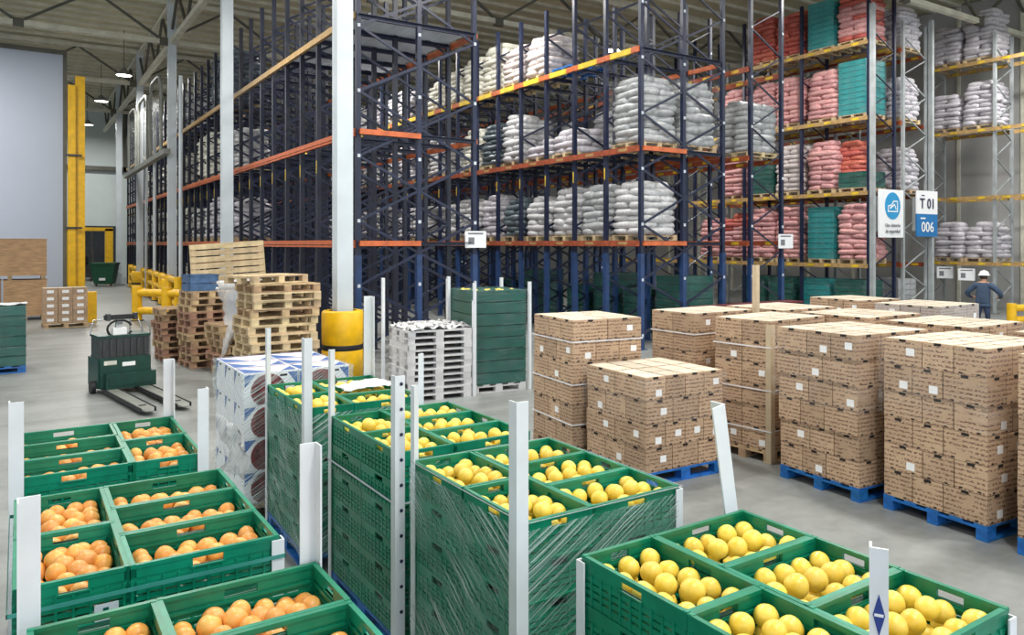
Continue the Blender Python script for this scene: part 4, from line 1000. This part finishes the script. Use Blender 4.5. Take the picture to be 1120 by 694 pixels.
# forklift in the far doorway
t = thing('forklift', 'dark forklift parked in the far doorway', 'forklift', (3.9,60.5,0), R(0))
link('body', MB().box(-.55,.55,0,1.6,.25,1.1).mesh('body','dark_metal'), t)
for x in (-.4,.4): link('mast_rail', MB().box(x-.06,x+.06,-.25,-.1,.1,3.6).mesh('mast_rail','dark_metal'), t)
link('mast_bar', MB().box(-.4,.4,-.22,-.12,3.45,3.6).box(-.4,.4,-.22,-.12,1.7,1.85).mesh('mast_bar','dark_metal'), t)
for x in (-.5,.5):
    link('roof_post', MB().bar((x,.1,1.1),(x,.35,2.2),.07,.07).bar((x,1.5,1.1),(x,1.3,2.2),.07,.07).mesh('roof_post','dark_metal'), t)
link('overhead_guard', MB().box(-.55,.55,.3,1.4,2.2,2.28).mesh('overhead_guard','dark_metal'), t); link('seat', MB().box(-.25,.25,.7,1.2,1.1,1.3).box(-.25,.25,1.1,1.25,1.3,1.8).mesh('seat','black_rubber'), t)
for x in (-.55,.45):
    for y in (.2,1.3): link('wheel', MB().tube([(x,y,.28),(x+.12,y,.28)],.28,14).mesh('wheel','black_rubber'), t)
for x in (-.3,.3): link('fork', MB().box(x-.06,x+.06,-1.2,-.2,.08,.13).mesh('fork','dark_metal'), t)
# ================================================================== PALLET TRUCK
t = thing('pallet_truck', 'dark green electric pallet truck with steering handle and forks', 'pallet truck', (1.55,14.95,0), R(9))
link('chassis', MB().box(-.40,.40,-.18,.62,.10,.34).box(-.43,-.38,-.1,.55,.1,.6).box(.38,.43,-.1,.55,.1,.6).mesh('chassis','truck_green'), t)
link('front_apron', MB().box(-.34,.46,-.30,-.16,.10,.36).box(-.30,.42,-.315,-.30,.16,.30).mesh('front_apron','truck_green'), t)
hd = link('battery_housing', MB().box(-.40,.40,-.14,.50,.34,.62).mesh('battery_housing','truck_green'), t)
link('name_plate', MB().box(-.34,-.14,-.145,-.14,.50,.57).mesh('name_plate','sack_cream'), hd); link('decal', MB().box(-.05,.16,-.145,-.14,.46,.53).mesh('decal','sticker_white'), hd)
bt = link('louvred_cover', MB().box(-.40,.40,-.10,.46,.62,.96).mesh('louvred_cover','dark_metal'), t)
lm = MB().box(-.02,.02,-.125,-.10,.64,.94).mesh('louvre','dark_metal')
for k in range(7): link('louvre', lm, bt, (-.33+k*.11,0,0))
link('top_cover', MB().box(-.42,.42,-.12,.48,.96,1.0).mesh('top_cover','truck_green'), t)
link('steering_column', MB().bar((-.05,.15,1.0),(-.05,.02,1.30),.10,.07).mesh('steering_column','chrome'), t)
link('tiller_head', MB().box(-.30,.22,-.03,.05,1.27,1.35).mesh('tiller_head','black_rubber'), t)
for x in (-.27,.17): link('grip', MB().box(x,x+.06,-.045,.065,1.25,1.37).mesh('grip','dark_metal'), t)
ring = [( -.05+.2*math.cos(a), .02, 1.10+.15*math.sin(a)) for a in [R(20+k*320/14) for k in range(15)]]
link('handle_loop', MB().tube(ring,.02,6).mesh('handle_loop','black_rubber'), t); link('control_box', MB().box(-.16,.06,.0,.12,.99,1.12).mesh('control_box','sticker_white'), t)
link('guard_bar', MB().tube([(.40,.3,.4),(.40,.3,1.05),(.32,.3,1.25),(-.40,.3,1.25),(-.46,.3,1.0)],.014,6).tube([(.43,-.05,.4),(.43,-.05,1.1),(.36,-.05,1.22)],.012,6).tube([(.18,.25,1.0),(.18,.25,1.26)],.012,6).mesh('guard_bar','chrome'), t)
for x in (-.26,.26):
    fk = link('fork', MB().box(x-.10,x+.10,-2.25,-.16,.06,.10).add([(x-.10,-2.25,.06),(x+.10,-2.25,.06),(x+.05,-2.40,.07),(x-.05,-2.40,.07),(x-.10,-2.25,.10),(x+.10,-2.25,.10),(x+.05,-2.40,.08),(x-.05,-2.40,.08)],[(0,3,2,1),(4,5,6,7),(2,3,7,6),(0,4,7,3),(1,2,6,5)]).mesh('fork','pipe_dull'), t)
    link('fork_edge', MB().box(x-.115,x-.10,-2.3,-.16,.05,.115).box(x+.10,x+.115,-2.3,-.16,.05,.115).mesh('fork_edge','black_rubber'), fk)
    link('wheel', MB().tube([(x-.05,-2.0,.06),(x+.05,-2.0,.06)],.055,10).mesh('wheel','black_rubber'), t)
for x in (-.50,.42): link('drive_wheel', MB().tube([(x,.1,.11),(x+.07,.1,.11)],.11,14).mesh('drive_wheel','black_rubber'), t)
# ================================================================== DUCTS AND CURTAIN, LEFT BACK
t = thing('air_duct_frame', 'pale bent pipes above the far left rack face', 'pipes', (5.0,0,0))
for (y0, y1, z0, zt) in ((34.6,37.6,6.4,9.7),(38.6,41.6,6.4,9.5),(42.6,45.6,6.4,9.5)):
    pts = [(0,y0,z0)]+[(0,y0+.7-.7*math.cos(a),zt-.7+.7*math.sin(a)) for a in [R(90*k/5) for k in range(6)]]+[(0,y1-.7+.7*math.sin(a),zt-.7+.7*math.cos(a)) for a in [R(90*k/5) for k in range(6)]]+[(0,y1,z0)]
    link('bent_pipe', MB().tube(pts,.07,8).mesh('bent_pipe','pipe_dull'), t)
link('bottom_tray', MB().box(-.12,.12,33,47,6.2,6.4).mesh('bottom_tray','pipe_dull'), t)
film_mat('curtain_clear', 90, .05, .05)
for (y0, y1) in ((34.7,37.5),(38.7,41.5),(42.7,45.5)): link('clear_curtain', MB().box(-.01,.01,y0,y1,6.4,9.0).mesh('clear_curtain','curtain_clear'), t)
for (x, y, zt, l) in ((5.2,31.2,4.5,'nearest'),(5.2,37.8,4.6,'middle'),(5.2,40.5,5.5,'farthest')):
    o = thing('white_pipe', f'thin white vertical pipe along far rack face, {l} of three', 'pipe', (x,y,0)); link('pipe', MB().tube([(0,0,0),(0,0,9.0)],.07,8).mesh('pipe','steel_white'), o); link('pipe_foot', MB().box(-.14,.14,-.14,.14,0,.03).mesh('pipe_foot','dark_metal'), o)
# red rail near the rack base
t = thing('guard_rail', 'dark red low guard rail before the sack-filled navy rack', 'guard rail', (14.0,13.0,0))
link('top_rail', MB().box(0,3.3,-.15,.15,.88,1.02).mesh('top_rail','red_dark'), t); link('table_plate', MB().box(-.2,3.6,-.25,.25,1.02,1.06).mesh('table_plate','red_dark'), t)
for x in (.1,1.6,3.2): link('post', MB().box(x-.07,x+.07,-.1,.1,0,.9).mesh('post','red_dark'), t)
for x in (.35,1.25): link('yellow_plate', MB().box(x-.1,x+.1,-.17,-.15,.55,1.0).mesh('yellow_plate','beam_yellow'), t)
# ================================================================== SIGNS
def text_mesh(txt, size, mt, align='LEFT'):
    cu = bpy.data.curves.new('lettering','FONT'); cu.body = txt; cu.size = size; cu.align_x = align; cu.extrude = .003; cu.resolution_u = 3; cu.offset = size*.012
    ob = bpy.data.objects.new('lettering', cu); col.objects.link(ob); bpy.context.view_layer.update()
    me = bpy.data.meshes.new_from_object(ob.evaluated_get(bpy.context.evaluated_depsgraph_get())); bpy.data.objects.remove(ob)
    me.materials.clear(); me.materials.append(M_[mt]); return me
def lettering(t, txt, size, mt, x, z, sx=1, align='LEFT'):
    o = link('lettering', text_mesh(txt, size, mt, align), t, (x,-.035,z), (R(90),0,0)); o.scale = (sx,1,1); return o
t = thing('safety_sign', 'white sign with blue circle above the carton stacks', 'sign', (24.05,14.55,2.80))
link('bracket', MB().box(.1,.2,.02,.2,.2,1.4).box(1.2,1.3,.02,.2,.2,1.4).mesh('bracket','rack_grey'), t)
t = link('panel', MB().box(0,1.46,-.02,.02,0,1.62).mesh('panel','sign_white'), t)
dn = 40; dv = [(.80+.46*math.cos(2*math.pi*k/dn),0,1.07+.46*math.sin(2*math.pi*k/dn)) for k in range(dn)]
link('blue_disc', MB().add([(x,-.03,z) for x,_,z in dv]+[(x,-.02,z) for x,_,z in dv], [tuple(range(dn))]+[(k,(k+1)%dn,dn+(k+1)%dn,dn+k) for k in range(dn)]).mesh('blue_disc','sign_sky'), t)
pg = MB()
pg.box(.50,1.10,-.036,-.03,.86,.90); pg.bar((.52,-.033,.90),(.52,-.033,1.06),.006,.04,0,(1,0,0)); pg.bar((.52,-.033,1.06),(.74,-.033,1.10),.006,.04); pg.bar((.72,-.033,1.09),(.86,-.033,1.24),.006,.04)
pg.bar((.86,-.033,1.23),(1.08,-.033,1.23),.006,.04); pg.bar((1.08,-.033,1.23),(1.08,-.033,.9),.006,.04,0,(1,0,0)); pg.bar((.62,-.033,.98),(.9,-.033,1.12),.006,.05); pg.bar((.9,-.033,1.12),(1.0,-.033,.95),.006,.04)
link('pictogram', pg.mesh('pictogram','sign_white'), t)
lettering(t, 'Uso cinturón', .17, 'ink_grey', .80, .36, 1, 'CENTER'); lettering(t, 'de seguridad', .17, 'ink_grey', .80, .16, 1, 'CENTER')
t = thing('aisle_sign', 'aisle sign reading T 01 on white and 006 on blue', 'sign', (26.35,14.55,2.84))
link('bracket', MB().box(.1,.2,.02,.2,.2,1.4).box(1.0,1.1,.02,.2,.2,1.4).mesh('bracket','rack_grey'), t)
link('white_panel', MB().box(0,1.36,-.02,.02,.80,1.62).mesh('white_panel','sign_white'), t); link('blue_panel', MB().box(0,1.36,-.02,.02,0,.80).mesh('blue_panel','sign_blue'), t)
lettering(t, 'T 01', .50, 'ink_navy', .68, 1.0, 1.05, 'CENTER'); lettering(t, '006', .50, 'sign_white', .68, .17, 1.1, 'CENTER')
link('small_mark', MB().box(.30,.50,-.026,-.02,1.43,1.47).mesh('small_mark','ink_navy'), t); link('small_mark', MB().box(.24,.56,-.026,-.02,.62,.67).mesh('small_mark','sign_white'), t)
def notice(label, loc, wd, ht, rz):
    t = thing('notice', label, 'sign', loc, rz)
    link('panel', MB().box(-wd/2,wd/2,-.01,.01,0,ht).mesh('panel','sign_white'), t)
    link('header_mark', MB().box(-wd*.36,wd*.36,-.014,-.01,ht*.80,ht*.90).mesh('header_mark','ink_grey'), t); link('picture_mark', MB().box(-wd*.34,-wd*.06,-.014,-.01,ht*.2,ht*.62).mesh('picture_mark','ink_grey'), t)
notice('small white notice on the near rack upright', (8.72,14.92,2.50), .48, .38, R(-25))
notice('small white notice on the narrow navy rack upright', (18.1,13.7,2.46), .42, .40, R(-30))
notice('small white card under the lowest beam at far right', (30.1,15.5,1.25), .55, .45, R(-70)); notice('second white card under the lowest beam, right of first', (30.1,14.7,1.2), .55, .45, R(-70))
# ================================================================== WORKER
def person(loc, rz):
    t = thing('person', 'worker in navy jacket and white hard hat, seen from behind', 'person', loc, rz)
    bm = bmesh.new(); sk = bm.verts.layers.skin.verify()
    def v(co, r, root=False):
        x = bm.verts.new(co); x[sk].radius = r if isinstance(r, tuple) else (r,r); x[sk].use_root = root; return x
    e = lambda a, b: bm.edges.new((a,b))
    # facing +Y (away), z up
    pel = v((0,0,.95),(.19,.15),True); wai = v((0,.03,1.10),(.19,.15)); che = v((0,.07,1.30),(.21,.16)); nk0 = v((0,.10,1.45),(.13,.10)); nk = v((0,.13,1.53),.055); hd = v((0,.16,1.64),(.085,.10)); hd2 = v((0,.16,1.72),(.075,.09))
    for a, b_ in ((pel,wai),(wai,che),(che,nk0),(nk0,nk),(nk,hd),(hd,hd2)): e(a,b_)
    for s in (-1,1):
        sh = v((s*.21,.09,1.41),.095); el = v((s*.42,.10,1.19),.075); wr_ = v((s*.38,.33,1.08),.050); pm = v((s*.31,.41,1.07),(.038,.022))
        e(nk0,sh); e(sh,el); e(el,wr_); e(wr_,pm)
        for q in range(4):
            f0 = v((s*(.275+.022*q),.46,1.075),.011); f1 = v((s*(.275+.022*q),.495-.004*abs(q-1),1.05),.010); f2 = v((s*(.277+.022*q),.49,1.02),.009); e(pm,f0); e(f0,f1); e(f1,f2)
        t0 = v((s*.265,.42,1.05),.012); t1 = v((s*.255,.46,1.03),.010); e(pm,t0); e(t0,t1)
        hp = v((s*.10,0,.86),.095); kn = v((s*.12,.03,.48),.065); an = v((s*.13,-.02,.10),.048); to = v((s*.14,.14,.05),(.05,.04)); e(pel,hp); e(hp,kn); e(kn,an); e(an,to)
    me = bpy.data.meshes.new('body'); bm.to_mesh(me); bm.free()
    o = bpy.data.objects.new('body_tmp', me); col.objects.link(o); o.modifiers.new('s','SKIN'); ss = o.modifiers.new('u','SUBSURF'); ss.levels = 1; ss.render_levels = 1
    bpy.context.view_layer.update()
    m2 = bpy.data.meshes.new_from_object(o.evaluated_get(bpy.context.evaluated_depsgraph_get())); bpy.data.objects.remove(o)
    m2.materials.clear()
    for k in ('work_blue','trouser_blue','skin','boot'): m2.materials.append(M_[k])
    for p in m2.polygons:
        c_ = p.center; p.use_smooth = True
        p.material_index = 2 if (c_.z > 1.50 or c_.y > .355) else (0 if c_.z > .86 else (1 if c_.z > .12 else 3))
    link('body', m2, t)
    h = link('hard_hat', MB().lathe([(.155,0),(.15,.012),(.125,.02),(.122,.06),(.10,.105),(.06,.13),(.001,.138)],20).mesh('hard_hat','helmet_white'), t, (0,.16,1.70))
    link('hat_ridge', MB().tube([(0,-.11,.06),(0,-.06,.125),(0,0,.145),(0,.06,.125),(0,.11,.06)],.012,6).mesh('hat_ridge','helmet_white'), h)
    link('hair', MB().lathe([(.088,.0),(.098,.05),(.096,.11)],16).mesh('hair','hair_dark'), t, (0,.15,1.60))
    link('nose', MB().cbox((0,0,0),(.025,.03,.045)).mesh('nose','skin'), t, (0,.268,1.645))
    for s in (-1,1): link('ear', MB().lathe([(.001,-.03),(.014,-.02),(.016,0),(.012,.025),(.001,.03)],8).mesh('ear','skin'), t, (s*.092,.15,1.65)); link('eye', MB().lathe([(.001,-.01),(.01,0),(.001,.01)],8).mesh('eye','sticker_white'), t, (s*.035,.255,1.675))
    link('jacket_hem', MB().lathe([(.19,0),(.198,.02),(.198,.05),(.19,.07)],20).mesh('jacket_hem','work_blue'), t, (0,.0,.84), (0,0,0), (1.05,.85,1))
    return t
person((22.7,10.65,0), R(-75))
print('FRUIT', fruit_count, 'CARTONS', carton_n, 'OBJECTS', len(bpy.data.objects))
for o in bpy.data.objects:
    if o.parent is None and 'label' in o:
        n = len(o['label'].split())
        if n < 4 or n > 16: print('LABEL', n, o['label'])
